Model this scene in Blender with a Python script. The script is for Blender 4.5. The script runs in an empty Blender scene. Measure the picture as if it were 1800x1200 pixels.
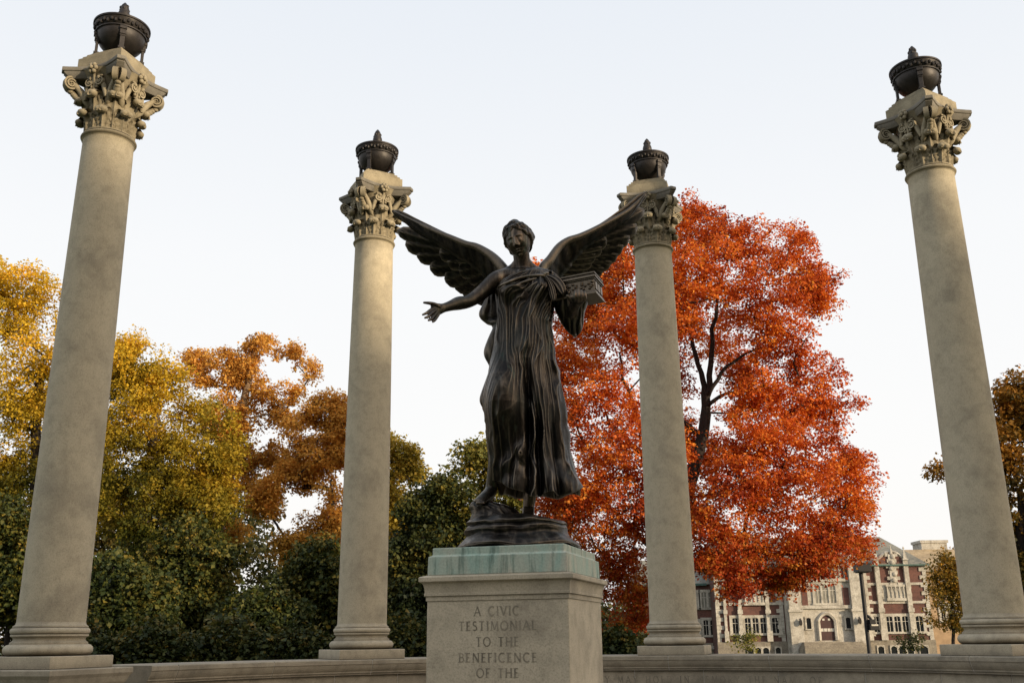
SUN_AZ_DEG, SUN_EL_DEG, SUN_E, SUN_ANG, SKY_STR = 125.0, 11.0, 5.0, 1.0, 1.15
BLOCKER_H = 26.6
import bpy, bmesh, math, random
import numpy as np
from mathutils import Vector, Matrix, Euler
random.seed(7)
rng = np.random.default_rng(7)
PI = math.pi
scene = bpy.context.scene
COL = scene.collection

# ------------------------------------------------------------------ camera
F_PX, PITCH, ROLL, EYE = 1730.0, math.radians(16.73), math.radians(-0.64), 1.6
cam_d = bpy.data.cameras.new('camera'); cam = bpy.data.objects.new('camera', cam_d); COL.objects.link(cam)
cam_d.sensor_width = 36.0; cam_d.lens = 36.0*F_PX/1800.0
cam_d.clip_start = 0.1; cam_d.clip_end = 3000
cam.matrix_world = Matrix.Translation((0, 0, EYE)) @ Matrix.Rotation(PI/2+PITCH, 4, 'X') @ Matrix.Rotation(ROLL, 4, 'Z')
scene.camera = cam
scene.view_settings.view_transform = 'Standard'; scene.view_settings.look = 'None'
scene.view_settings.exposure = 0; scene.view_settings.gamma = 1
scene.render.resolution_x, scene.render.resolution_y = 1024, 682

def at(px, py, Y):
    """world point at depth Y seen at photo coordinates (1800 x 1200): used to measure where things stand"""
    a, b = px-900.0, py-600.0
    cr, sr = math.cos(ROLL), math.sin(ROLL)
    X = a*cr+b*sr; V = -a*sr+b*cr
    c, s = math.cos(PITCH), math.sin(PITCH)
    tx = X/F_PX; tv = -V/F_PX            # x/d, u/d
    # d = Y*c+Z*s ; u = -Y*s+Z*c = tv*d
    Z = Y*(tv*c+s)/(c-tv*s)
    d = Y*c+Z*s
    return Vector((tx*d, Y, Z+EYE))

# ------------------------------------------------------------------ noise (numpy value noise)
def _hash(i, j, k, seed):
    h = (i.astype(np.int64)*374761393 + j.astype(np.int64)*668265263 + k.astype(np.int64)*2147483647 + seed*974711) & 0xffffffff
    h = ((h ^ (h >> 13))*1274126177) & 0xffffffff
    h = (h ^ (h >> 16)) & 0xffffffff
    return h/4294967295.0
def vnoise(p, scale=1.0, seed=0):
    p = np.asarray(p, float)*scale
    i = np.floor(p).astype(np.int64); f = p-i; f = f*f*(3-2*f)
    out = 0
    for dx in (0, 1):
        wx = f[..., 0] if dx else 1-f[..., 0]
        for dy in (0, 1):
            wy = f[..., 1] if dy else 1-f[..., 1]
            for dz in (0, 1):
                wz = f[..., 2] if dz else 1-f[..., 2]
                out = out+_hash(i[..., 0]+dx, i[..., 1]+dy, i[..., 2]+dz, seed)*wx*wy*wz
    return out*2-1
def fbm(p, scale=1.0, oct=3, seed=0):
    o = 0; a = 1
    for k in range(oct):
        o = o+a*vnoise(p, scale*2**k, seed+k*17); a *= .5
    return o

# ------------------------------------------------------------------ mesh builder
class MB:
    def __init__(s): s.v = []; s.f = []; s.n = 0
    def add(s, verts, faces):
        b = s.n; verts = [tuple(map(float, q)) for q in verts]
        s.v += verts; s.n += len(verts)
        s.f += [tuple(b+i for i in f) for f in faces]
    def box(s, c, size, rz=0, M=None):
        hx, hy, hz = size[0]/2, size[1]/2, size[2]/2
        vs = [Vector((x*hx, y*hy, z*hz)) for z in (-1, 1) for y in (-1, 1) for x in (-1, 1)]
        R = Matrix.Rotation(rz, 3, 'Z')
        vs = [R @ q+Vector(c) for q in vs]
        if M: vs = [M @ q for q in vs]
        s.add(vs, [(0, 2, 3, 1), (4, 5, 7, 6), (0, 1, 5, 4), (2, 6, 7, 3), (0, 4, 6, 2), (1, 3, 7, 5)])
    def bb(s, x0, x1, y0, y1, z0, z1): s.box(((x0+x1)/2, (y0+y1)/2, (z0+z1)/2), (abs(x1-x0), abs(y1-y0), abs(z1-z0)))
    def lathe(s, prof, n=48, c=(0, 0, 0), cap=True):
        vs = []
        for r, z in prof:
            for k in range(n):
                a = 2*PI*k/n; vs.append((c[0]+r*math.cos(a), c[1]+r*math.sin(a), c[2]+z))
        fs = []
        for i in range(len(prof)-1):
            for k in range(n):
                k2 = (k+1) % n
                fs.append((i*n+k, i*n+k2, (i+1)*n+k2, (i+1)*n+k))
        if cap:
            fs.append(tuple(range(n))[::-1]); fs.append(tuple((len(prof)-1)*n+k for k in range(n)))
        s.add(vs, fs)
    def sq_lathe(s, prof, rz=0, c=(0, 0, 0)):
        """square mouldings: prof of (half side, z)"""
        vs = []; fs = []
        for h, z in prof:
            for ix, iy in ((-1, -1), (1, -1), (1, 1), (-1, 1)):
                x = h*ix; y = h*iy
                vs.append((c[0]+x*math.cos(rz)-y*math.sin(rz), c[1]+x*math.sin(rz)+y*math.cos(rz), c[2]+z))
        for i in range(len(prof)-1):
            for k in range(4):
                k2 = (k+1) % 4; fs.append((i*4+k, i*4+k2, (i+1)*4+k2, (i+1)*4+k))
        fs.append((3, 2, 1, 0)); b = (len(prof)-1)*4; fs.append((b, b+1, b+2, b+3))
        s.add(vs, fs)
    def loft(s, rings, closed=True, cap=True):
        n = len(rings[0]); vs = [q for r in rings for q in r]; fs = []
        for i in range(len(rings)-1):
            for k in range(n if closed else n-1):
                k2 = (k+1) % n; fs.append((i*n+k, i*n+k2, (i+1)*n+k2, (i+1)*n+k))
        if cap and closed:
            fs.append(tuple(range(n))[::-1]); fs.append(tuple((len(rings)-1)*n+k for k in range(n)))
        s.add(vs, fs)
    def tube(s, pts, radii, n=8, cap=True, flat=1.0, up=None):
        pts = [Vector(p) for p in pts]
        if not hasattr(radii, '__len__'): radii = [radii]*len(pts)
        rings = []; prev = None
        for i, p in enumerate(pts):
            t = (pts[min(i+1, len(pts)-1)]-pts[max(i-1, 0)]).normalized()
            if prev is None:
                a = Vector(up) if up else (Vector((0, 0, 1)) if abs(t.z) < .9 else Vector((1, 0, 0)))
            else: a = prev
            x = (a-t*a.dot(t)).normalized(); y = t.cross(x); prev = x
            rings.append([p+(x*math.cos(2*PI*k/n)*flat+y*math.sin(2*PI*k/n))*radii[i] for k in range(n)])
        s.loft(rings, True, cap)
    def grid(s, G):
        """G: array (a,b,3)"""
        a, b = len(G), len(G[0])
        s.add([q for r in G for q in r], [(i*b+j, i*b+j+1, (i+1)*b+j+1, (i+1)*b+j) for i in range(a-1) for j in range(b-1)])
    def mesh(s, name, smooth=None, org=(0, 0, 0)):
        me = bpy.data.meshes.new(name)
        o = Vector(org)
        me.from_pydata([(q[0]-o[0], q[1]-o[1], q[2]-o[2]) for q in s.v], [], s.f); me.validate(); 
        bm = bmesh.new(); bm.from_mesh(me); bmesh.ops.recalc_face_normals(bm, faces=bm.faces); bm.to_mesh(me); bm.free()
        if smooth is not None:
            me.polygons.foreach_set('use_smooth', [True]*len(me.polygons))
            if smooth < 179: me.set_sharp_from_angle(angle=math.radians(smooth))
        me.update(); return me
    def build(s, name, mat, parent=None, smooth=None, bevel=0, abs_=False):
        """abs_: vertices are in world coordinates and the parent is an Empty without rotation"""
        org = parent_loc(parent) if (abs_ and parent) else (0, 0, 0)
        me = s.mesh(name, smooth, org)
        return link(name, me, mat, parent, bevel)
def parent_loc(p):
    L = Vector((0, 0, 0))
    while p: L += p.location; p = p.parent
    return L
def link(name, me, mat, parent=None, bevel=0):
    o = bpy.data.objects.new(name, me); COL.objects.link(o)
    if mat: me.materials.append(mat)
    if parent: o.parent = parent
    if bevel:
        m = o.modifiers.new('edge', 'BEVEL'); m.width = bevel; m.segments = 2; m.limit_method = 'ANGLE'; m.angle_limit = math.radians(40)
    return o
def np_mesh(name, V, Fc, smooth=False):
    """V (n,3), Fc (m,k) with constant k"""
    me = bpy.data.meshes.new(name)
    V = np.asarray(V, np.float32); Fc = np.asarray(Fc, np.int32)
    m, k = Fc.shape
    me.vertices.add(len(V)); me.vertices.foreach_set('co', V.ravel())
    me.loops.add(m*k); me.loops.foreach_set('vertex_index', Fc.ravel())
    me.polygons.add(m); me.polygons.foreach_set('loop_start', np.arange(0, m*k, k, dtype=np.int32))
    me.polygons.foreach_set('loop_total', np.full(m, k, np.int32))
    me.update(calc_edges=True); me.validate()
    if smooth: me.polygons.foreach_set('use_smooth', [True]*len(me.polygons))
    return me
def thing(name, label, cat, loc=(0, 0, 0), rz=0, group=None):
    o = bpy.data.objects.new(name, None); COL.objects.link(o); o.empty_display_size = .2
    o.location = loc; o.rotation_euler = (0, 0, rz); return tag(o, label, cat, group)
def tag(o, label, cat, group=None):
    o['label'] = label; o['category'] = cat
    if group: o['group'] = group
    return o
def struct(o): o['kind'] = 'structure'; return o
def dup(root, loc, rz=0, label=None):
    r = root.copy(); COL.objects.link(r); r.location = loc; r.rotation_euler = (0, 0, rz)
    if label: r['label'] = label
    for ch in list(root.children):
        c = ch.copy(); COL.objects.link(c); c.parent = r
        for g in list(ch.children):
            d = g.copy(); COL.objects.link(d); d.parent = c
    return r

# ------------------------------------------------------------------ materials
def newmat(name):
    m = bpy.data.materials.new(name); m.use_nodes = True
    nt = m.node_tree; nt.nodes.clear()
    out = nt.nodes.new('ShaderNodeOutputMaterial')
    return m, nt, out
def N(nt, t, **kw):
    n = nt.nodes.new(t)
    for k, v in kw.items():
        if k.startswith('i_'):
            key = k[2:].replace('_', ' ')
            n.inputs[int(key) if key.isdigit() else key].default_value = v
        else: setattr(n, k, v)
    return n
def ramp(nt, stops, fac=None, interp='LINEAR'):
    r = nt.nodes.new('ShaderNodeValToRGB'); r.color_ramp.interpolation = interp
    e = r.color_ramp.elements
    while len(e) > len(stops): e.remove(e[-1])
    while len(e) < len(stops): e.new(.5)
    for k, (p, c) in enumerate(stops):
        e[k].position = p; e[k].color = (*c, 1) if len(c) == 3 else c
    if fac is not None: nt.links.new(fac, r.inputs[0])
    return r
def mixc(nt, a, b, fac, mode='MIX'):
    n = nt.nodes.new('ShaderNodeMix'); n.data_type = 'RGBA'; n.blend_type = mode
    for sock, v in ((n.inputs[6], a), (n.inputs[7], b), (n.inputs[0], fac)):
        if isinstance(v, (int, float)): sock.default_value = v
        elif isinstance(v, (tuple, list)): sock.default_value = (*v, 1)
        else: nt.links.new(v, sock)
    return n.outputs[2]
def noise(nt, vec, scale, detail=4, rough=.55, dist=0):
    n = nt.nodes.new('ShaderNodeTexNoise'); n.inputs['Scale'].default_value = scale; n.inputs['Detail'].default_value = detail
    n.inputs['Roughness'].default_value = rough; n.inputs['Distortion'].default_value = dist
    if vec is not None: nt.links.new(vec, n.inputs['Vector'])
    return n.outputs[0]
def mapping(nt, scale=(1, 1, 1), coord='Object', loc=(0, 0, 0), shift=False):
    tc = nt.nodes.new('ShaderNodeTexCoord'); m = nt.nodes.new('ShaderNodeMapping')
    if shift:
        oi = nt.nodes.new('ShaderNodeObjectInfo'); ad = nt.nodes.new('ShaderNodeVectorMath'); ad.operation = 'MULTIPLY_ADD'; ad.inputs[1].default_value = (37, 53, 29)
        nt.links.new(oi.outputs['Random'], ad.inputs[0]); nt.links.new(tc.outputs[coord], ad.inputs[2]); nt.links.new(ad.outputs[0], m.inputs['Vector']); return m.outputs[0]
    m.inputs['Scale'].default_value = scale; m.inputs['Location'].default_value = loc
    nt.links.new(tc.outputs[coord], m.inputs['Vector']); return m.outputs[0]
def bump(nt, h, strength, dist=.01, nrm=None):
    b = nt.nodes.new('ShaderNodeBump'); b.inputs['Strength'].default_value = strength; b.inputs['Distance'].default_value = dist
    nt.links.new(h, b.inputs['Height'])
    if nrm is not None: nt.links.new(nrm, b.inputs['Normal'])
    return b.outputs[0]
def geo_pos(nt):
    g = nt.nodes.new('ShaderNodeNewGeometry'); return g
def stone(name, c1, c2, stain=(.09, .085, .07), stain_amt=.5, streak=(6, 6, .5), grain=90, bumps=.35, rough=.85, ao=True):
    m, nt, out = newmat(name); L = nt.links.new
    p = mapping(nt, shift=True); st = mapping(nt, streak, shift=True)
    big = noise(nt, p, 1.3, 5); med = noise(nt, p, 7, 5, .65); fine = noise(nt, p, grain, 3, .7)
    stk = noise(nt, st, 1.6, 5, .6, .4)
    col = ramp(nt, [(.32, c2), (.7, c1)], big).outputs[0]
    col = mixc(nt, col, tuple(x*.8 for x in c2), ramp(nt, [(.45, (0, 0, 0)), (.75, (1, 1, 1))], med).outputs[0])
    sr = ramp(nt, [(.5, (0, 0, 0)), (.72, (1, 1, 1))], stk).outputs[0]
    mul = nt.nodes.new('ShaderNodeMath'); mul.operation = 'MULTIPLY'; mul.inputs[1].default_value = stain_amt; L(sr, mul.inputs[0])
    col = mixc(nt, col, stain, mul.outputs[0])
    spk = ramp(nt, [(.3, (.72, .72, .72)), (.5, (1, 1, 1)), (.75, (1.12, 1.12, 1.1))], fine).outputs[0]
    col = mixc(nt, col, spk, 1.0, 'MULTIPLY')
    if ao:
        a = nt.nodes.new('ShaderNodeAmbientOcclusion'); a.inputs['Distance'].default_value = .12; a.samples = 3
        ar = ramp(nt, [(.25, (.18, .16, .12)), (.85, (1, 1, 1))], a.outputs['AO']).outputs[0]  # shade of creases and undercuts multiplied into the stone colour
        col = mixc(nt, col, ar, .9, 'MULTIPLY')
    b = N(nt, 'ShaderNodeBsdfPrincipled', i_Roughness=rough)
    L(col, b.inputs['Base Color'])
    h = nt.nodes.new('ShaderNodeMath'); h.operation = 'ADD'; L(fine, h.inputs[0]); L(med, h.inputs[1])
    L(bump(nt, h.outputs[0], bumps, .006), b.inputs['Normal'])
    L(b.outputs[0], out.inputs[0]); return m
def simple(name, c, rough=.6, metal=0, var=.25, scale=6, bumps=.1):
    m, nt, out = newmat(name); L = nt.links.new
    n = noise(nt, mapping(nt), scale, 5, .6)
    col = ramp(nt, [(.25, tuple(x*(1-var) for x in c)), (.75, tuple(min(1, x*(1+var)) for x in c))], n).outputs[0]
    b = N(nt, 'ShaderNodeBsdfPrincipled', i_Roughness=rough, i_Metallic=metal); L(col, b.inputs['Base Color'])
    if bumps: L(bump(nt, n, bumps, .01), b.inputs['Normal'])
    L(b.outputs[0], out.inputs[0]); return m

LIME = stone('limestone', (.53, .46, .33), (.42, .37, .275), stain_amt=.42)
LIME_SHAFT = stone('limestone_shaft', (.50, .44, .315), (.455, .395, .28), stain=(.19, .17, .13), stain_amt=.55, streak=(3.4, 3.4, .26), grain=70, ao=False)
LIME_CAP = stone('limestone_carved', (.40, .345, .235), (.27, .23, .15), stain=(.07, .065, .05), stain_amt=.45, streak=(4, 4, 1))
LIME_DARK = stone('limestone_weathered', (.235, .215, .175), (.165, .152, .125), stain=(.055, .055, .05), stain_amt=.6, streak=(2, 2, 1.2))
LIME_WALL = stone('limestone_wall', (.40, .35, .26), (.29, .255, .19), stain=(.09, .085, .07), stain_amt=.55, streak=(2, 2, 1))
MORTAR = simple('mortar', (.5, .47, .4), .9, 0, .2, 20)
GROOVE_SHADE = simple('groove_shade_stone', (.25, .22, .165), .95, 0, .62, 7)  # shade and dirt of the grooves put into flat letter colour
GROOVE_SHADE_WALL = simple('groove_shade_wall_stone', (.22, .193, .145), .95, 0, .6, 4)  # darker flat letters carry the groove shade in their colour
IRON = simple('dark_bronze', (.026, .022, .020), .5, .35, .45, 14, .3)
# ------------------------------------------------------------------ letters: stroke-built roman capitals
def _arc(cx, cy, rx, ry, a0, a1, n=9):
    return [(cx+rx*math.cos(math.radians(a0+(a1-a0)*k/n)), cy+ry*math.sin(math.radians(a0+(a1-a0)*k/n))) for k in range(n+1)]
TK, TN = .13, .075      # thick and thin stroke
GL = {   # width, [(polyline, thickness)], serif points
 'A': (.86, [([(.06, 0), (.43, 1)], TN), ([(.43, 1), (.80, 0)], TK), ([(.20, .36), (.66, .36)], TN)], [(.06, 0), (.80, 0)]),
 'B': (.66, [([(.14, 0), (.14, 1)], TK), ([(.14, .96)]+_arc(.32, .75, .22, .21, 90, -90)+[(.14, .54)], TN), ([(.14, .54)]+_arc(.34, .29, .26, .25, 90, -90)+[(.14, .04)], TN)], [(.1, 0), (.1, 1)]),
 'C': (.84, [(_arc(.46, .5, .38, .48, 48, 312, 18), TK)], []),
 'D': (.82, [([(.14, 0), (.14, 1)], TK), ([(.14, .96)]+_arc(.34, .5, .40, .46, 90, -90, 14)+[(.14, .04)], TN)], [(.1, 0), (.1, 1)]),
 'E': (.60, [([(.14, 0), (.14, 1)], TK), ([(.14, .96), (.52, .96)], TN), ([(.14, .52), (.44, .52)], TN), ([(.14, .04), (.54, .04)], TN)], [(.1, 0), (.1, 1)]),
 'F': (.57, [([(.14, 0), (.14, 1)], TK), ([(.14, .96), (.52, .96)], TN), ([(.14, .52), (.44, .52)], TN)], [(.14, 0), (.1, 1)]),
 'H': (.86, [([(.14, 0), (.14, 1)], TK), ([(.72, 0), (.72, 1)], TK), ([(.14, .52), (.72, .52)], TN)], [(.14, 0), (.14, 1), (.72, 0), (.72, 1)]),
 'I': (.32, [([(.16, 0), (.16, 1)], TK)], [(.16, 0), (.16, 1)]),
 'L': (.58, [([(.14, 0), (.14, 1)], TK), ([(.14, .04), (.54, .04)], TN)], [(.1, 0), (.14, 1)]),
 'M': (1.0, [([(.12, 0), (.18, 1)], TN), ([(.18, 1), (.50, .1)], TK), ([(.50, .1), (.82, 1)], TN), ([(.82, 1), (.88, 0)], TK)], [(.12, 0), (.88, 0)]),
 'N': (.88, [([(.14, 0), (.14, 1)], TN), ([(.14, 1), (.74, .02)], TK), ([(.74, 0), (.74, 1)], TN)], [(.14, 0), (.74, 1)]),
 'O': (.96, [(_arc(.48, .5, .40, .48, 0, 360, 24), .105)], []),
 'R': (.72, [([(.14, 0), (.14, 1)], TK), ([(.14, .96)]+_arc(.34, .74, .24, .22, 90, -90)+[(.14, .52)], TN), ([(.32, .52), (.68, 0)], TK)], [(.14, 0), (.1, 1), (.68, 0)]),
 'S': (.60, [(_arc(.31, .745, .205, .225, 40, 270, 10)+_arc(.30, .265, .225, .235, 90, -140, 10)[1:], .11)], []),
 'T': (.74, [([(.37, 0), (.37, 1)], TK), ([(.06, .96), (.68, .96)], TN)], [(.37, 0)]),
 'V': (.84, [([(.06, 1), (.42, 0)], TK), ([(.42, 0), (.78, 1)], TN)], [(.06, 1), (.78, 1)]),
 'Y': (.80, [([(.06, 1), (.40, .5)], TK), ([(.40, .5), (.74, 1)], TN), ([(.40, 0), (.40, .5)], TK)], [(.40, 0), (.06, 1), (.74, 1)]),
 ' ': (.55, [], []),
}
def text_strips(txt, gap=.16):
    """quads in (x,y) units of letter height, starting at x=0"""
    x = 0; quads = []
    for ch in txt:
        w, strokes, serifs = GL[ch]
        for pl, t in strokes:
            for i in range(len(pl)-1):
                (ax, ay), (bx, by) = pl[i], pl[i+1]
                dx, dy = bx-ax, by-ay; l = math.hypot(dx, dy) or 1; nx, ny = -dy/l*t/2, dx/l*t/2
                quads.append([(x+ax+nx, ay+ny), (x+ax-nx, ay-ny), (x+bx-nx, by-ny), (x+bx+nx, by+ny)])
        for sx, sy in serifs:
            y0, y1 = (0, .045) if sy < .5 else (.955, 1)
            quads.append([(x+sx-.13, y0), (x+sx+.13, y0), (x+sx+.13, y1), (x+sx-.13, y1)])
        x += w+gap
    return quads, x-gap
def lay_letters(mb, txt, h, place):
    """place(x,y,k) -> 3D point, x centred; k lifts successive strokes apart so that none is coplanar"""
    q, w = text_strips(txt)
    for i, quad in enumerate(q):
        vs = [place((a-w/2)*h, b*h, i % 7) for a, b in quad]
        mb.add(vs, [(0, 1, 2, 3)])

# ------------------------------------------------------------------ ground
g = MB()
nr = 40
rad = [0, 10, 20, 40, 66, 98, 160, 400, 1200]
vs = [(0, 0, 0)]
for r in rad[1:]:
    for k in range(nr): vs.append((r*math.cos(2*PI*k/nr), r*math.sin(2*PI*k/nr)+10, 0 if r < 70 else -1.1))
fs = [(0, 1+k, 1+(k+1) % nr) for k in range(nr)]
for i in range(len(rad)-2):
    for k in range(nr):
        k2 = (k+1) % nr; fs.append((1+i*nr+k, 1+(i+1)*nr+k, 1+(i+1)*nr+k2, 1+i*nr+k2))
g.add(vs, fs)
def grassmat():
    m, nt, out = newmat('lawn'); L = nt.links.new
    p = mapping(nt); a = noise(nt, p, .25, 6); b2 = noise(nt, p, 14, 4, .7)
    col = ramp(nt, [(.3, (.035, .055, .015)), (.55, (.06, .085, .022)), (.8, (.11, .10, .03))], a).outputs[0]
    col = mixc(nt, col, (.16, .09, .025), ramp(nt, [(.58, (0, 0, 0)), (.7, (1, 1, 1))], b2).outputs[0])
    bs = N(nt, 'ShaderNodeBsdfPrincipled', i_Roughness=.95); L(col, bs.inputs['Base Color']); L(bump(nt, b2, .8, .05), bs.inputs['Normal'])
    L(bs.outputs[0], out.inputs[0]); return m
struct(g.build('lawn', grassmat(), smooth=None))

# ------------------------------------------------------------------ the memorial: curved wall and four columns
CX, CY, R = .686, 10.10, 6.52
WT = 1.315                # top of coping
ANG = [161.9, 117.9, 73.5, 30.7]
CPOS = [(-5.50, 12.125), (-2.376, 15.883), (2.527, 16.33), (6.30, 13.435)]
pl = MB()
pl.lathe([(0.02, 0), (R-.5, 0), (R-.5, .02), (0.02, .02)], 96, (CX, CY, .004), cap=False)
def pavemat():
    m, nt, out = newmat('paving'); L = nt.links.new
    br = nt.nodes.new('ShaderNodeTexBrick'); L(mapping(nt), br.inputs['Vector']); br.inputs['Scale'].default_value = 2
    br.inputs['Color1'].default_value = (.26, .22, .17, 1); br.inputs['Color2'].default_value = (.2, .17, .13, 1); br.inputs['Mortar'].default_value = (.1, .09, .07, 1)
    bs = N(nt, 'ShaderNodeBsdfPrincipled', i_Roughness=.9); L(br.outputs[0], bs.inputs['Base Color']); L(bs.outputs[0], out.inputs[0]); return m
struct(pl.build('plaza_paving', pavemat()))

def arcpt(r, a, z): return (CX+r*math.cos(math.radians(a)), CY+r*math.sin(math.radians(a)), z)
wall = thing('curved_wall', 'long low curved limestone wall with moulded coping under the columns', 'wall', (CX, CY+R, 0)); wall['kind'] = 'thing'
RI, RO = R-.56, R+.56
COPING = [(RI-.055, WT-.012), (RI-.055, WT-.062), (RI-.045, WT-.07), (RI-.04, WT-.10), (RI-.018, WT-.145), (RI+.0, WT-.165), (RI+.0, WT-.185), (RI+.02, WT-.19), (RI+.02, WT-.215), (RI+.06, WT-.215)]
def arc_block(mb, a0, a1, prof_in, ztop, zbot, rout, n):
    """prof_in: list of (r,z) on the inner face from top to bottom"""
    for_ring = []
    for k in range(n+1):
        a = a0+(a1-a0)*k/n
        ring = [arcpt(prof_in[0][0]+.012, a, ztop)]+[arcpt(r, a, z) for r, z in prof_in]+[arcpt(rout, a, zbot), arcpt(rout, a, ztop)]
        for_ring.append(ring)
    mb.loft(for_ring, True, True)
cop = MB(); core = MB(); pan = MB()
A0, A1 = 6.0, 152.0
# coping joints measured on the photograph
def ang_of(px, py, r=RI-.05):
    best = None
    for i in range(0, 1800):
        a = i*.1; p = arcpt(r, a, WT)
        d = Vector(p)-Vector((0, 0, EYE)); c, s = math.cos(PITCH), math.sin(PITCH)
        dd = d.y*c+d.z*s; X = F_PX*d.x/dd; V = -F_PX*(-d.y*s+d.z*c)/dd
        x = 900+X*math.cos(ROLL)-V*math.sin(ROLL)
        if d.y < 5: continue
        if best is None or abs(x-px) < best[0]: best = (abs(x-px), a)
    return best[1]
joints = sorted([ang_of(x, 1150) for x in (314, 482, 655, 1174, 1351, 1527, 1703)]+[101.0, 20.0])
js = [A0]+joints+[A1]
for i in range(len(js)-1):
    gp = .055
    arc_block(cop, js[i]+gp, js[i+1]-gp, COPING, WT, WT-.215, RO+.05, max(4, int((js[i+1]-js[i])/1.5)))
arc_block(core, A0+.3, A1-.3, [(r+.006, z-(.006 if k == 0 else 0)) for k, (r, z) in enumerate(COPING)], WT-.006, WT-.212, RO+.03, 90)
pj = sorted([ang_of(x, 1190, RI+.06) for x in (1114, 1235, 1365, 1517, 1650, 1773, 300, 440, 590, 700)]+[98., 14.])
ps = [A0]+pj+[A1]
for i in range(len(ps)-1):
    for z0, z1 in ((.45, WT-.216), (.004, .445)):
        arc_block(pan, ps[i]+.05, ps[i+1]-.05, [(RI+.06, z1-.004), (RI+.06, z0+.004), (RI+.064, z0)], z1, z0, RO, max(4, int((ps[i+1]-ps[i])/1.5)))
arc_block(core, A0+.3, A1-.3, [(RI+.066, WT-.22), (RI+.066, .01)], WT-.218, .01, RO-.02, 90)
# end pier under the left column
ca = math.radians(ANG[0]); pier = MB()
pier.sq_lathe([(.575, .004), (.575, WT-.215), (.615, WT-.215), (.615, WT-.19), (.635, WT-.165), (.66, WT-.10), (.68, WT-.07), (.685, WT-.062), (.685, WT-.012), (.675, WT)], ca, (*CPOS[0], 0))
cop.build('coping', LIME_WALL, wall, 30, abs_=True)
pan.build('wall_panel', LIME_WALL, wall, 30, abs_=True)
core.build('mortar', MORTAR, wall, 30, abs_=True)
pier.build('end_pier', LIME_WALL, wall, None, bevel=.006, abs_=True)
# flat dark text standing in for carved grooves on the inner face right of the pedestal
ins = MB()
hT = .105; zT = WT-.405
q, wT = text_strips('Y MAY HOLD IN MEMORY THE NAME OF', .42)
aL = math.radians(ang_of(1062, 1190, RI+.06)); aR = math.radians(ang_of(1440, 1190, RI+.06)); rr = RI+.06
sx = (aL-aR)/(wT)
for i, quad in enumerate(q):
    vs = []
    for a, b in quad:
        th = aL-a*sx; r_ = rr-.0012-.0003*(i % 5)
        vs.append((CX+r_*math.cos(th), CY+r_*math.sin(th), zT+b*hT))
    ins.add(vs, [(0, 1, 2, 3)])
ins.build('inscription', GROOVE_SHADE_WALL, wall, abs_=True)

# ---- column
Z_SH0, Z_RING = 1.814, 8.16
SH_R0, SH_R1 = .379, .326
def col_parts(root):
    b = MB(); b.sq_lathe([(.512, WT), (.515, WT+.006), (.515, WT+.135), (.509, WT+.14)], 0, (0, 0, 0)); b.build('plinth', LIME, root, bevel=.006)
    zb = WT+.14
    b = MB(); prof = [(.46, zb)]
    def torus(r, z0, z1, k=7): return [(r+(z1-z0)/2*math.sin(PI*i/k), z0+(z1-z0)*(1-math.cos(PI*i/k))/2) for i in range(k+1)]
    prof += torus(.425, zb, zb+.13)
    prof += [(.425, zb+.15)]+[(.392+.033*(1-math.sin(PI*i/8))**1.2, zb+.15+.07*i/8) for i in range(9)]
    prof += [(.425, zb+.225), (.425, zb+.24)]+torus(.40, zb+.24, zb+.315)+[(.412, zb+.318), (.412, zb+.335)]
    prof += [(.412, zb+.335), (.398, zb+.34), (.386, zb+.352), (SH_R0, Z_SH0+.02)]
    b.lathe(prof, 72); b.build('base_moulding', LIME, root, 40)
    b = MB(); pr = []
    for i in range(40):
        t = i/39; z = Z_SH0+.02+(Z_RING-.05-Z_SH0-.02)*t
        r = SH_R0+(SH_R1-SH_R0)*(t**1.45); pr.append((r, z))
    pr += [(SH_R1+.004, Z_RING-.045), (SH_R1+.02, Z_RING-.035)]
    b.lathe(pr, 72); b.build('shaft', LIME_SHAFT, root, 50)
    b = MB(); b.lathe([(SH_R1, Z_RING-.036)]+[(.326+.036*math.sin(PI*i/8), Z_RING-.034+.068*(i/8)) for i in range(9)]+[(.315, Z_RING+.036), (.33, Z_RING+.04), (.33, Z_RING+.06), (.3, Z_RING+.062)], 72)
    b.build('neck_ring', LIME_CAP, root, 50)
    capital(root)
def bell_r(z): # z from 0 to .86 above the ring
    t = max(0, min(1, z/.86)); return .295+.03*t+.13*max(0, (t-.6)/.4)**2.2
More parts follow.
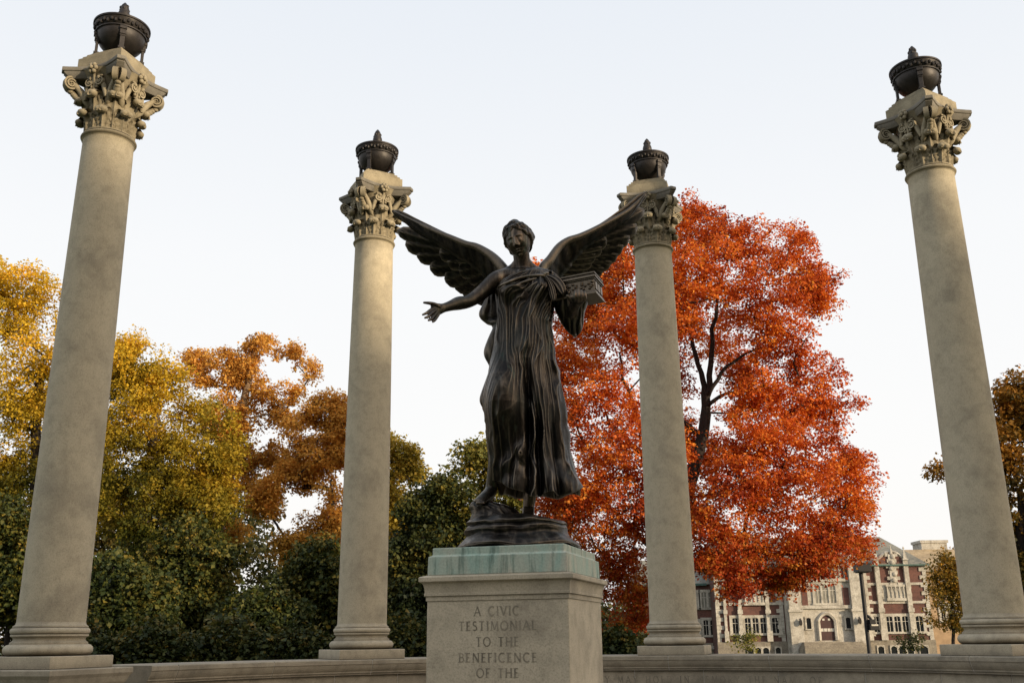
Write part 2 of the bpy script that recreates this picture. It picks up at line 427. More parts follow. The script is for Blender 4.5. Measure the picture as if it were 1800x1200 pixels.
def leaf(mb, ang, z0, z1, w, curl, rbase=.012, lump=.05):
    """acanthus leaf: rises along the bell, curls out and down at the tip"""
    nb, nt_ = 13, 17
    G = []
    H = z1-z0
    for i in range(nt_):
        t = i/(nt_-1)
        if t < .72:
            z = z0+H*t/.72; r = bell_r(z)+rbase+.035*(t/.72)**2
        else:
            a = (t-.72)/.28*PI*1.05
            r = bell_r(z1)+rbase+.035+curl*(1-math.cos(a))/2*1.25; z = z1+curl*.55*math.sin(a)-curl*.3*max(0, (a-1.6))
        lob = 1+.16*math.sin(t*PI*5.5)
        ww = w*(.62+.55*math.sin(min(1, t/.6)*PI*.62)-.72*max(0, (t-.6)/.4)**1.3)*(lob if t < .7 else 1)
        row = []
        for j in range(nb):
            s = (j/(nb-1)-.5)*2
            x = s*ww/2
            # central rib stands out, side veins, edges curl outward
            dr = .018*math.exp(-(s/.16)**2)-.012*abs(s)+.010*math.cos(s*PI*4.0)*(1 if t < .75 else .3)+.012*math.cos(t*PI*11+abs(s)*4)*(abs(s) > .25)
            rr2 = r+dr
            th = ang+x/max(.25, rr2)
            row.append((rr2*math.cos(th), rr2*math.sin(th), z))
        G.append(row)
    mb.grid([[(a, b, c+Z_RING) for a, b, c in r] for r in G])
    # turned-over tip
    zt = z1+.0; rt = bell_r(z1)+rbase+.035+curl*.75
    for sgn in (-1, 0, 1):
        th = ang+sgn*.075; 
        pts = []
        c = Vector((rt*math.cos(th), rt*math.sin(th), Z_RING+zt))
        blob(mb, c+Vector((0, 0, -.012*abs(sgn))), (lump*.80, lump*.80, lump*.62), 12, 9)
def blob(mb, c, r, nu=10, nv=7):
    rings = []
    for i in range(1, nv):
        a = PI*i/nv
        rings.append([(c[0]+r[0]*math.sin(a)*math.cos(2*PI*k/nu), c[1]+r[1]*math.sin(a)*math.sin(2*PI*k/nu), c[2]-r[2]*math.cos(a)) for k in range(nu)])
    mb.loft(rings, True, True)
def volute(mb, o, out, up, r0, turns, wid, thick):
    """spiral ribbon in the plane spanned by out/up, o is the eye"""
    o = Vector(o); out = Vector(out).normalized(); up = Vector(up); side = out.cross(up).normalized()
    n = int(26*turns); rings = []
    for k in range(n+1):
        t = k/n; a = PI*.5+PI*.15-2*PI*turns*t; r = r0*(1-t)**.85+.012
        c = o+out*math.cos(a)*r+up*math.sin(a)*r
        nrm = out*math.cos(a)+up*math.sin(a); th = thick*(1-.55*t)
        w = wid*(1+.25*t)
        rings.append([c+nrm*th+side*w, c-nrm*th+side*w*.98, c-nrm*th-side*w*.98, c+nrm*th-side*w])
    mb.loft(rings, True, True)
    # eye and web
    blob(mb, o, (.028, .028, .028), 8, 6)
    web = [[o+side*s*wid*.55+(out*math.cos(2*PI*k/16)+up*math.sin(2*PI*k/16))*r0*.86 for k in range(16)] for s in (-1, 1)]
    mb.loft(web, True, True)
def capital(root):
    mb = MB()
    mb.lathe([(bell_r(.86*i/16), Z_RING+.03+.83*i/16) for i in range(17)], 48)
    for k in range(8): leaf(mb, k*PI/4+PI/8, .02, .27, .255, .085, lump=.070)
    for k in range(8): leaf(mb, k*PI/4, .05, .50, .25, .10, rbase=.006, lump=.074)
    # stalks and volutes at the corners
    for k in range(4):
        d = PI/4+k*PI/2; out = Vector((math.cos(d), math.sin(d), 0)); tan = Vector((-math.sin(d), math.cos(d), 0))
        for s in (-1, 1):
            st = []
            for i in range(11):
                t = i/10; an = d+s*.30*(1-t)**1.2+s*.02; r = bell_r(.36+.38*t)-.02+.06*min(1, t*3)+.165*t**2.2
                st.append((r*math.cos(an), r*math.sin(an), Z_RING+.36+.40*t-.02*t*t))
            mb.tube(st, [.012, .032, .044, .050, .053, .053, .051, .047, .043, .040, .034], 10)
            o = out*.56+tan*s*.033; o.z = Z_RING+.70
            volute(mb, o, out*.86+tan*s*.25, Vector((0, 0, 1)), .082, 2.3, .034, .013)
        # leaf supporting the volute
        for i in range(3): blob(mb, out*(.47+.04*i)+Vector((0, 0, Z_RING+.53+.035*i)), (.045, .045, .03), 8, 6)
        mb.tube([out*.40+Vector((0, 0, Z_RING+.50)), out*.49+Vector((0, 0, Z_RING+.55)), out*.53+Vector((0, 0, Z_RING+.60))], [.05, .045, .03], 8)
        # inner volutes and fleuron on the face
        f = k*PI/2; fo = Vector((math.cos(f), math.sin(f), 0)); ft = Vector((-math.sin(f), math.cos(f), 0))
        for s in (-1, 1):
            st = [fo*(bell_r(z)+.03)+ft*s*x+Vector((0, 0, Z_RING+z)) for z, x in ((.46, .17), (.54, .155), (.62, .13), (.68, .10))]
            mb.tube(st, [.02, .036, .034, .026], 9)
            o = fo*(.385)+ft*s*.085; o.z = Z_RING+.685
            volute(mb, o, ft*s*-1.0, Vector((0, 0, 1)), .062, 1.9, .02, .011)
        for j in range(6):
            a = j*PI/3; blob(mb, fo*.455+ft*math.cos(a)*.05+Vector((0, 0, Z_RING+.845+math.sin(a)*.05)), (.034, .034, .034), 7, 5)
        blob(mb, fo*.485+Vector((0, 0, Z_RING+.845)), (.03, .03, .03), 8, 6)
        mb.tube([fo*.36+Vector((0, 0, Z_RING+.50)), fo*.385+Vector((0, 0, Z_RING+.65)), fo*.42+Vector((0, 0, Z_RING+.80))], [.03, .02, .02], 7)
        for s in (-1, 1):
            for j in range(4):
                blob(mb, fo*(.37+.01*j)+ft*s*(.03+.012*j)+Vector((0, 0, Z_RING+.55+.06*j)), (.026, .026, .03), 6, 5)
    mb.v = [(x, y, Z_RING+(z-Z_RING)*1.05) for x, y, z in mb.v]
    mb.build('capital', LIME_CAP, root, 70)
    # abacus with concave sides
    ab = MB(); rings = []
    def ab_ring(sc, z):
        pts = []
        for k in range(4):
            d = PI/4+k*PI/2; d2 = d+PI/2
            a1 = d+.075; a2 = d2-.075
            p1 = Vector((math.cos(a1), math.sin(a1)))*.695*sc; p2 = Vector((math.cos(a2), math.sin(a2)))*.695*sc
            m = (p1+p2)/2; inn = m.normalized()
            for i in range(13):
                t = i/12; p = p1.lerp(p2, t)-inn*.125*sc*math.sin(PI*t)**1.0
                pts.append((p.x, p.y, Z_RING+z))
        return pts
    for sc, z in ((.84, .775), (.86, .785), (.89, .81), (.955, .845), (.955, .862), (.99, .868), (1.0, .875), (1.0, .915), (.99, .922)): rings.append(ab_ring(sc, z))
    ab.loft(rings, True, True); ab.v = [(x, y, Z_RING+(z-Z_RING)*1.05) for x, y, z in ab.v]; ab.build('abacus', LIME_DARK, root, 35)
    dz = Z_RING+.969
    di = MB()
    di.sq_lathe([(.36, dz), (.36, dz+.19), (.325, dz+.191), (.325, dz+.235), (.29, dz+.236), (.29, dz+.28), (.25, dz+.281), (.25, dz+.32)], 0)
    di.build('top_block', LIME_CAP, root, bevel=.006)
clabel = ['tall Corinthian limestone column, leftmost and largest, by the golden tree',
          'tall Corinthian limestone column beside the tip of the outstretched-hand side wing',
          'tall Corinthian limestone column in front of the red maple tree',
          'tall Corinthian limestone column standing right of the brick building']
blabel = ['dark bronze fire bowl on top of the column by the golden tree',
          'dark bronze fire bowl on the column beside the angel\'s empty hand',
          'dark bronze fire bowl on the column before the red maple',
          'dark bronze fire bowl on the column nearest the black lamp post']
c0 = thing('stone_column', clabel[0], 'column', (*CPOS[0], 0), ca, 'columns standing on the curved wall')
c0['kind'] = 'thing'
col_parts(c0)
ZB = Z_RING+.969+.32
f0 = thing('fire_bowl', blabel[0], 'fire bowl', (*CPOS[0], ZB), ca, 'fire bowls on the columns')
b = MB(); b.lathe([(.01, .03), (.03, .032), (.045, .05), (.04, .065)]+[(.315*math.sin(PI/2*(i/14)**.8), .06+.29*(1-math.cos(PI/2*(i/14)**.8))) for i in range(1, 15)]+[(.322, .352), (.335, .356), (.335, .372), (.318, .378)], 56)
b.build('bowl', IRON, f0, 40)
b = MB(); b.lathe([(.30, .376), (.318, .378), (.326, .385), (.356, .485), (.372, .49), (.372, .515), (.35, .52), (.3, .52)], 56)
for k in range(40):
    a = 2*PI*k/40; r = .345; blob(b, (r*math.cos(a), r*math.sin(a), .43+.012*(-1)**k), (.022, .022, .032), 7, 5)
b.build('rim_band', IRON, f0, 40)
b = MB(); b.lathe([(.34, .515), (.33, .535), (.25, .565), (.14, .59), (.085, .60), (.085, .615), (.06, .62)], 48); b.build('lid', IRON, f0, 40)
b = MB(); b.lathe([(.05, .615), (.07, .64), (.084, .69), (.078, .75), (.054, .82), (.060, .84), (.04, .89), (.012, .93)], 16)
for k in range(18):
    a = k*2.4; z = .65+.22*k/18; r = .068-.022*k/18; blob(b, (r*math.cos(a), r*math.sin(a), z), (.022, .022, .028), 7, 5)
b.build('finial', IRON, f0, 60)
for k in range(4):
    a = PI/4+k*PI/2; R3 = Matrix.Rotation(a, 3, 'Z'); lg = MB()
    for x0, x1, z0, z1, w in ((.255, .325, .0, .03, .085), (.275, .312, .03, .20, .062), (.265, .318, .20, .225, .075), (.27, .33, .225, .30, .08), (.262, .345, .30, .345, .092)):
        lg.box(((x0+x1)/2, 0, (z0+z1)/2), (x1-x0, w, z1-z0+.001), 0, R3.to_4x4())
    lg.build('leg', IRON, f0, bevel=.004)
for ch in f0.children: ch.scale = (1.03, 1.03, 1)
for i in range(1, 4):
    a = math.radians(ANG[i])
    dup(c0, (*CPOS[i], 0), a, clabel[i]); dup(f0, (*CPOS[i], ZB), a, blabel[i])

# ------------------------------------------------------------------ pedestal
PX, PY, PR = .021, 7.464, -.297
Z1, Z2, Z3 = EYE+.376*.72, EYE+.577*.72, EYE+.855*.72
HA, HC, HG = .709*.72, .774*.72, .688*.72
def pedmat():
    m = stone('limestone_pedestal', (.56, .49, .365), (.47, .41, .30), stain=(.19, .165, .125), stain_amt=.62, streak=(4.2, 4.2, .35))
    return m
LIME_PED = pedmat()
def patina():
    m, nt, out = newmat('green_stained_limestone'); L = nt.links.new
    p = mapping(nt, (2.2, 2.2, .8)); a = noise(nt, p, 2.2, 6, .6, .5); b2 = noise(nt, mapping(nt), 80, 3, .7); c = noise(nt, mapping(nt, (6, 6, .6)), 3, 5, .6)
    col = ramp(nt, [(.34, (.50, .48, .385)), (.48, (.42, .47, .385)), (.62, (.33, .45, .38)), (.78, (.24, .385, .32))], a).outputs[0]
    col = mixc(nt, col, (.10, .16, .13), ramp(nt, [(.52, (0, 0, 0)), (.66, (.75, .75, .75))], c).outputs[0])
    col = mixc(nt, col, ramp(nt, [(.3, (.8, .8, .8)), (.6, (1.05, 1.05, 1.05))], b2).outputs[0], 1.0, 'MULTIPLY')
    bs = N(nt, 'ShaderNodeBsdfPrincipled', i_Roughness=.8); L(col, bs.inputs['Base Color']); L(bump(nt, b2, .25, .006), bs.inputs['Normal'])
    L(bs.outputs[0], out.inputs[0]); return m
ped = thing('stone_pedestal', 'square limestone pedestal with carved inscription and green stained top under the bronze angel', 'pedestal', (PX, PY, 0), PR)
b = MB(); b.sq_lathe([(HA+.1, .024), (HA+.1, .25), (HA+.03, .30), (HA, .32), (HA, Z1-.002)], 0); b.build('pedestal_block', LIME_PED, ped, bevel=.008)
b = MB(); hz = Z2-Z1
b.sq_lathe([(HA-.02, Z1-.02), (HA+.006, Z1-.02), (HA+.006, Z1+.012), (HA+.016, Z1+.014), (HA+.016, Z1+.03), (HA+.013, Z1+.034)]+
           [(HA+.013+(HC-HA-.022)*(1-math.cos(PI/2*i/6)), Z1+.034+.072*math.sin(PI/2*i/6)) for i in range(1, 7)]+
           [(HC-.004, Z1+.108), (HC, Z1+.112), (HC, Z2-.006), (HC-.008, Z2), (HG+.01, Z2+.012)], 0)
b.build('pedestal_cornice', LIME_PED, ped, 30)
b = MB(); b.sq_lathe([(HG+.012, Z2+.01), (HG+.014, Z2+.014), (HG+.012, Z3-.062), (HG-.004, Z3-.056), (HG-.012, Z3-.05), (HG-.012, Z3-.003), (HG-.016, Z3)], 0)
b.build('stained_cap', patina(), ped, bevel=.005)
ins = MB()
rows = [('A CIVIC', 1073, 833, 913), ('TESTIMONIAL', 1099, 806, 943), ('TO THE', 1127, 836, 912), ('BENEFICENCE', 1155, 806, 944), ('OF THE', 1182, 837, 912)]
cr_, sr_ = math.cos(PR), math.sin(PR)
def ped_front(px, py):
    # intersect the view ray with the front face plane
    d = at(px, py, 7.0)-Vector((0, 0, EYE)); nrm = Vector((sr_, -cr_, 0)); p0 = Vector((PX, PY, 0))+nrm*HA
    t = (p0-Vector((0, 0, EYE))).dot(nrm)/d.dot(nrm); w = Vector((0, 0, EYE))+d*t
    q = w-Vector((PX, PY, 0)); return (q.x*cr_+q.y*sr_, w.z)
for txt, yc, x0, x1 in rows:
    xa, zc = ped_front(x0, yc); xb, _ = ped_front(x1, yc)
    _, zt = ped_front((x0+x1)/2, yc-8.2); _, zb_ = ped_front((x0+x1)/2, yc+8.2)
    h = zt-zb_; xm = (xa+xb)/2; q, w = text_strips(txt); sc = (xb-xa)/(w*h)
    lay_letters(ins, txt, h, lambda x, y, k: (xm+x*sc, -HA-.0012-.0003*k, zb_+y))
ins.build('inscription', GROOVE_SHADE, ped)
# ------------------------------------------------------------------ bronze statue
def bronze(nm='weathered_bronze', k=1.0, aomin=.06):
    m, nt, out = newmat(nm); L = nt.links.new
    p = mapping(nt); a = noise(nt, p, 3.2, 6, .6); st = noise(nt, mapping(nt, (9, 9, 1.1)), 1.6, 5, .65, .3); dr = noise(nt, mapping(nt, (14, 14, .9), loc=(3, 1, 2)), 1.3, 4, .6, .2); f = noise(nt, p, 55, 4, .7)
    col = ramp(nt, [(.33, (.008, .0072, .0066)), (.5, (.022, .018, .0145)), (.68, (.095, .076, .057))], st).outputs[0]
    col = mixc(nt, col, (.014, .018, .015), ramp(nt, [(.5, (0, 0, 0)), (.68, (.7, .7, .7))], a).outputs[0])
    col = mixc(nt, col, (.075, .105, .085), ramp(nt, [(.60, (0, 0, 0)), (.74, (.5, .5, .5))], dr).outputs[0])
    if k != 1: col = mixc(nt, col, (k, k*.93, k*.86), 1.0, 'MULTIPLY')
    g = nt.nodes.new('ShaderNodeNewGeometry')
    pr = ramp(nt, [(.50, (0, 0, 0)), (.57, (1, 1, 1))], g.outputs['Pointiness']).outputs[0]
    col = mixc(nt, col, (.42, .34, .25), mixc(nt, (0, 0, 0), pr, .42))
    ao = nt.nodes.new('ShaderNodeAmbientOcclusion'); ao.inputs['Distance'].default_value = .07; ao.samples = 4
    ar = ramp(nt, [(.25, (aomin,)*3), (.9, (1, 1, 1))], ao.outputs['AO']).outputs[0]  # cavity shade multiplied into the bronze colour
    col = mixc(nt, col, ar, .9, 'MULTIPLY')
    b = N(nt, 'ShaderNodeBsdfPrincipled', i_Metallic=.8); L(col, b.inputs['Base Color'])
    L(ramp(nt, [(.3, (.27, .27, .27)), (.7, (.48, .48, .48))], f).outputs[0], b.inputs['Roughness'])
    L(bump(nt, f, .22, .004), b.inputs['Normal']); L(b.outputs[0], out.inputs[0]); return m
BRONZE = bronze(); BRONZE_SKIN = bronze('pale_bronze', 2.1, .48); BRONZE_DARK = bronze('shaded_bronze', .55)  # paler copy for skin; dark copy puts dim light into wings and box
def m_px(P):  # metres per photo pixel at a world point
    return ((P.y)*math.cos(PITCH)+(P.z-EYE)*math.sin(PITCH))/F_PX
def S(px, py, dy=0.0): return at(px, py, PY+dy)
angel = thing('angel_statue', 'dark bronze winged woman in a flowing gown holding out one hand and carrying a box', 'statue', (PX, PY, Z3))

def interp(tab, x):
    xs = np.array([a for a, _ in tab], float); ys = np.array([b for _, b in tab], float)
    g = np.arange(xs[0]-40, xs[-1]+40, .5); y = np.interp(g, xs, ys); k = np.exp(-np.linspace(-2.2, 2.2, 37)**2); k /= k.sum()
    yp = np.pad(y, 18, mode='edge'); return np.interp(x, g, np.convolve(yp, k, 'valid'))

# -- body: one skinned figure, fused with the sculpted head by a voxel remesh
def smooth_path(p, n=26):
    p = [np.array(q, float) for q in p]; out = []
    m = len(p)
    for i in range(n+1):
        u_ = (m-1)*i/n; k = min(int(u_), m-2); t = u_-k
        p0, p1, p2, p3 = p[max(k-1, 0)], p[k], p[k+1], p[min(k+2, m-1)]
        out.append(.5*((2*p1)+(-p0+p2)*t+(2*p0-5*p1+4*p2-p3)*t*t+(-p0+3*p1-3*p2+p3)*t**3))
    return out
_nodes = {}
def limb_mesh(mb, ch, n=24, seg=7):
    """a tapering limb with rounded ends along a chain of joints; overlapping limbs are fused by the voxel remesh"""
    pts = []
    for nd in ch:
        if isinstance(nd, str): pts.append(_nodes[nd])
        else:
            k, px, py, dy, r = nd; P = S(px, py, dy); s_ = m_px(P); r = r if hasattr(r, '__len__') else (r, r)
            q = (P.x, P.y, P.z, r[0]*s_, r[1]*s_); pts.append(q)
            if len(k) > 1: _nodes[k] = q
    pp = smooth_path(pts, seg*(len(pts)-1))
    C = [Vector(q[:3]) for q in pp]; tz = abs((C[-1]-C[0]).normalized().z)
    rings = []
    def ring(c, t, r1, r2):
        if tz < .75: e2 = (Vector((0, 0, 1))-t*t.z).normalized(); e1 = t.cross(e2)
        else: e1 = (Vector((1, 0, 0))-t*t.x).normalized(); e2 = t.cross(e1)
        return [c+e1*math.cos(2*PI*k/n)*r1+e2*math.sin(2*PI*k/n)*r2 for k in range(n)]
    m = len(pp)
    for i in range(m):
        t = (C[min(i+1, m-1)]-C[max(i-1, 0)]).normalized(); r1, r2 = max(.003, pp[i][3]), max(.003, pp[i][4])
        if i == 0:
            for a in (.15, .5, .85): rings.append(ring(C[0]-t*math.cos(a*PI/2)*min(r1, r2)*.9, t, r1*math.sin(a*PI/2), r2*math.sin(a*PI/2)))
        rings.append(ring(C[i], t, r1, r2))
        if i == m-1:
            for a in (.85, .5, .15): rings.append(ring(C[-1]+t*math.cos(a*PI/2)*min(r1, r2)*.9, t, r1*math.sin(a*PI/2), r2*math.sin(a*PI/2)))
    mb.loft(rings, True, True)
body_ch = [
 [('pel', 922, 645, 0, 33), ('waist', 922, 590, .0, (34, 27)), ('rib', 922, 545, .0, (38, 30)), ('chest', 921, 516, -.005, (38, 31)), ('uch', 920, 494, .015, (32, 23)), ('nb', 919, 476, .02, 16.5), ('nm', 918, 464, .01, 14.5), ('nt', 916, 446, -.01, 14.5)],
 [('tz0', 915, 461, .02, 12), ('tz1', 904, 473, .025, 11), ('tz2', 890, 482, .02, 12), ('tz3', 877, 487, .015, 12)],
 [('ty0', 921, 461, .02, 12), ('ty1', 933, 473, .025, 11), ('ty2', 947, 482, .02, 12), ('ty3', 962, 488, .02, 12)],
 ['uch', ('clR', 893, 488, .015, 17), ('shR', 873, 494, 0, 17.5), ('uaR', 855, 507, -.03, 14), ('ua2R', 838, 521, -.07, 12.6), ('elR', 822, 530, -.12, 11.5), ('faR', 806, 533, -.16, 12), ('fa2R', 793, 537, -.21, 9.4), ('wrR', 780, 541, -.26, (6.6, 8.2)), ('paR', 771, 543, -.29, (5.6, 10.5)), ('pbR', 762, 545, -.32, (5, 11))],
 ['uch', ('clL', 945, 487, .015, 17), ('shL', 968, 494, .02, 16.5), ('uaL', 982, 517, .03, 13.5), ('elL', 999, 556, .02, 12), ('faL', 1007, 545, -.08, 10), ('wrL', 1013, 535, -.15, 8), ('paL', 1018, 528, -.20, (11, 5.5))],
 ['pel', ('hiR', 903, 668, -.02, 24), ('thR', 890, 705, -.12, 21), ('knR', 884, 742, -.15, 17), ('caR', 874, 800, -.04, 14.5), ('anR', 864, 854, .02, 10.5), ('heR', 861, 866, .0, 11.5), ('ftR', 851, 875, -.07, (11.5, 9.5)), ('toR', 842, 881, -.13, (10.5, 5))],
 ['pel', ('hiL', 942, 668, 0, 24), ('thL', 944, 715, -.03, 21), ('knL', 943, 760, -.05, 17), ('caL', 937, 825, -.01, 15), ('anL', 930, 884, .0, 10.5), ('heL', 929, 896, -.01, (11, 10)), ('ftL', 928.5, 904, -.09, (11, 6)), ('toL', 928, 908, -.16, (11.5, 4))],
]
def fing(nm, pts): return [nm[0]]+[(nm[1]+str(i), *p) for i, p in enumerate(pts)]

# right (open) hand fingers, as chains rooted inside the palm
hand_chains = [
 [('t0', 772, 539, -.30, 4.4), ('t1', 764, 535, -.33, 3.7), ('t2', 755, 532.8, -.345, 3.1), ('t3', 745, 531.8, -.355, 2.1)],
 [('i0', 765, 541, -.315, 3.6), ('i1', 757, 545, -.36, 3.2), ('i2', 750, 550, -.40, 2.8), ('i3', 743, 553, -.42, 2.0)],
 [('m0', 766, 545, -.315, 3.6), ('m1', 759, 550.5, -.365, 3.2), ('m2', 753, 556, -.415, 2.8), ('m3', 747, 558.5, -.44, 2.1)],
 [('r0', 768, 549, -.31, 3.4), ('r1', 762.5, 556, -.35, 3.0), ('r2', 758, 561, -.39, 2.6), ('r3', 753, 563, -.42, 1.9)],
 [('p0', 771, 552, -.30, 3.0), ('p1', 767, 559, -.33, 2.6), ('p2', 764, 563.5, -.36, 2.2), ('p3', 760.5, 566, -.385, 1.7)],
]
# left hand: fingers up over the front of the box, thumb beside it
for k, x in enumerate((1010.5, 1016.5, 1022.5, 1028)):
    hand_chains.append([('a', 1017+(x-1019)*.7, 529, -.185, 3.9), ('b', x, 525, -.235, 3.5), ('c', x+.3, 517.5, -.245, 3.2), ('d', x+.2, 510+abs(k-1.2)*1.4, -.235, 2.4)])
hand_chains.append([('a', 1012, 529, -.18, 4.4), ('b', 1003, 526, -.22, 3.9), ('c', 997, 520, -.235, 2.8)])
toes = []
for k in range(5):
    x = 921+k*3.6; toes.append([('a', x, 905.5, -.13, 3.0), ('b', x-.3, 908+.3*k, -.19+.008*abs(k-3), 2.6)])
for k in range(4):
    toes.append([('a', 844+k*3.4, 880.5, -.12, 3.0), ('b', 838.5+k*3.6, 884, -.16, 2.6)])
parts = []
for c in body_ch+hand_chains+toes:
    lm_ = MB(); limb_mesh(lm_, c); parts.append(lm_.mesh('limb'))

# -- head
H_ROLL, H_YAW, H_NOD = math.radians(-13), math.radians(-17), math.radians(11)
HC_ = S(911.5, 424.5, -.015)
# local frame: x to the viewer's right, -y forward, z up
HM = Matrix.Translation(HC_) @ Matrix.Rotation(H_ROLL, 4, 'Y') @ Matrix.Rotation(H_YAW, 4, 'Z') @ Matrix.Rotation(H_NOD, 4, 'X') @ Matrix.Diagonal((1.06, 1.06, 1.12, 1))
def head_shape(D):
    nx, ny, nz = D[:, 0], D[:, 1], D[:, 2]
    x = .096*nx; y = .118*ny; z = .138*nz
    lo = np.clip(-nz, 0, 1)
    x = x*(1-.40*lo**1.6); 
    y = np.where(ny > 0, y*(1-.55*lo**1.2), y*(1-.05*lo))
    fr = np.clip(-ny, 0, 1)
    y = y-.012*fr*lo                      # jaw forward
    G = lambda a, w: np.exp(-(a/w)**2)
    ax = np.abs(x); d = np.zeros_like(x)
    npz = np.interp(z, [-.058, -.046, -.036, -.02, .006, .028, .045], [0, .25, 1.0, .85, .48, .18, 0])
    nw = np.interp(z, [-.05, -.03, .03], [.018, .0145, .011])
    d += .034*npz*np.exp(-(x/nw)**2)
    d += .008*G(ax-.017, .008)*G(z+.038, .008)
    d -= .0105*G(ax-.035, .020)*G(z+.001, .014)
    d += .0125*G(ax-.036, .0145)*G(z+.004, .0105)+.003*G(ax-.036, .017)*G(z-.006, .0035)
    d -= .003*G(ax-.036, .013)*G(z+.006, .0022)
    d += .0055*G(z-.027, .010)*G(ax-.032, .03)
    d += .006*G(ax-.052, .022)*G(z+.022, .024)
    d += .009*G(x, .021)*G(z+.066, .0058)+.0105*G(x, .018)*G(z+.079, .0065)
    d -= .009*G(x, .023)*G(z+.0725, .0028)
    d -= .006*G(x, .02)*G(z+.091, .006)
    d += .014*G(x, .022)*G(z+.112, .016)
    d -= .004*G(ax-.045, .012)*G(z+.07, .02)
    z = z-.020*lo**1.3*fr
    y = y-d*(ny < .1)
    return np.stack([x, y, z], 1)
nu, nv = 220, 160
ph = np.linspace(0, 2*PI, nu, endpoint=False); thv = np.linspace(.02, PI-.02, nv)
D = np.stack([np.outer(np.sin(thv), np.cos(ph)), np.outer(np.sin(thv), np.sin(ph)), np.outer(np.cos(thv), np.ones(nu))], -1).reshape(-1, 3)
HV = head_shape(D)
def to_world(V, M): return np.asarray(V) @ np.array(M.to_3x3()).T+np.array(M.translation)
hb = MB(); HW = to_world(HV, HM)
hb.loft([[tuple(q) for q in HW[i*nu:(i+1)*nu]] for i in range(nv)], True, True)
for sx in (-1, 1):
    rings = []
    for i in range(1, 9):
        a = PI*i/9
        rings.append([tuple(HM @ Vector((sx*(.088+.012*math.sin(a)*math.cos(t)*.6+.006), .022+.018*math.sin(a)*math.sin(t)+.004, .002-.034*math.cos(a)))) for t in np.linspace(0, 2*PI, 12, endpoint=False)])
    hb.loft(rings, True, True)
parts.append(hb.mesh('head'))
bm = bmesh.new()
for me in parts: bm.from_mesh(me)
me = bpy.data.meshes.new('body'); bm.to_mesh(me); bm.free()
tmp = bpy.data.objects.new('tmp', me); COL.objects.link(tmp)
r_ = tmp.modifiers.new('r', 'REMESH'); r_.mode = 'VOXEL'; r_.voxel_size = .0038; r_.use_smooth_shade = True
vg = tmp.vertex_groups.new(name='soft')
s_ = tmp.modifiers.new('s', 'SMOOTH'); s_.factor = .4; s_.iterations = 1
dg = bpy.context.evaluated_depsgraph_get(); bme = bpy.data.meshes.new_from_object(tmp.evaluated_get(dg)); bpy.data.objects.remove(tmp)
co = np.empty(len(bme.vertices)*3, np.float32); bme.vertices.foreach_get('co', co); co = co.reshape(-1, 3)
ed = np.empty(len(bme.edges)*2, np.int32); bme.edges.foreach_get('vertices', ed); ed = ed.reshape(-1, 2)
deg = np.bincount(ed.ravel(), minlength=len(co)).astype(np.float32)[:, None]
soft = np.clip((np.linalg.norm(co-np.array(HC_), axis=1)-.15)/.05, 0, 1)[:, None]*.5
thin = (co[:, 0] < S(786, 541).x) | (co[:, 2] < S(912, 872).z) | ((co[:, 0] > S(990, 520).x) & (co[:, 2] > S(1000, 545).z)); soft[thin] *= .25
for _ in range(14):
    acc = np.zeros_like(co)
    for c3 in range(3): acc[:, c3] = np.bincount(ed[:, 0], co[ed[:, 1], c3], len(co))+np.bincount(ed[:, 1], co[ed[:, 0], c3], len(co))
    co = co+(acc/np.maximum(deg, 1)-co)*soft
co = co.astype(np.float32)
co -= np.array(angel.location, np.float32); bme.vertices.foreach_set('co', co.ravel()); bme.materials.clear()
bme.polygons.foreach_set('use_smooth', [True]*len(bme.polygons)); bme.update()
body = link('body', bme, BRONZE_SKIN, angel)

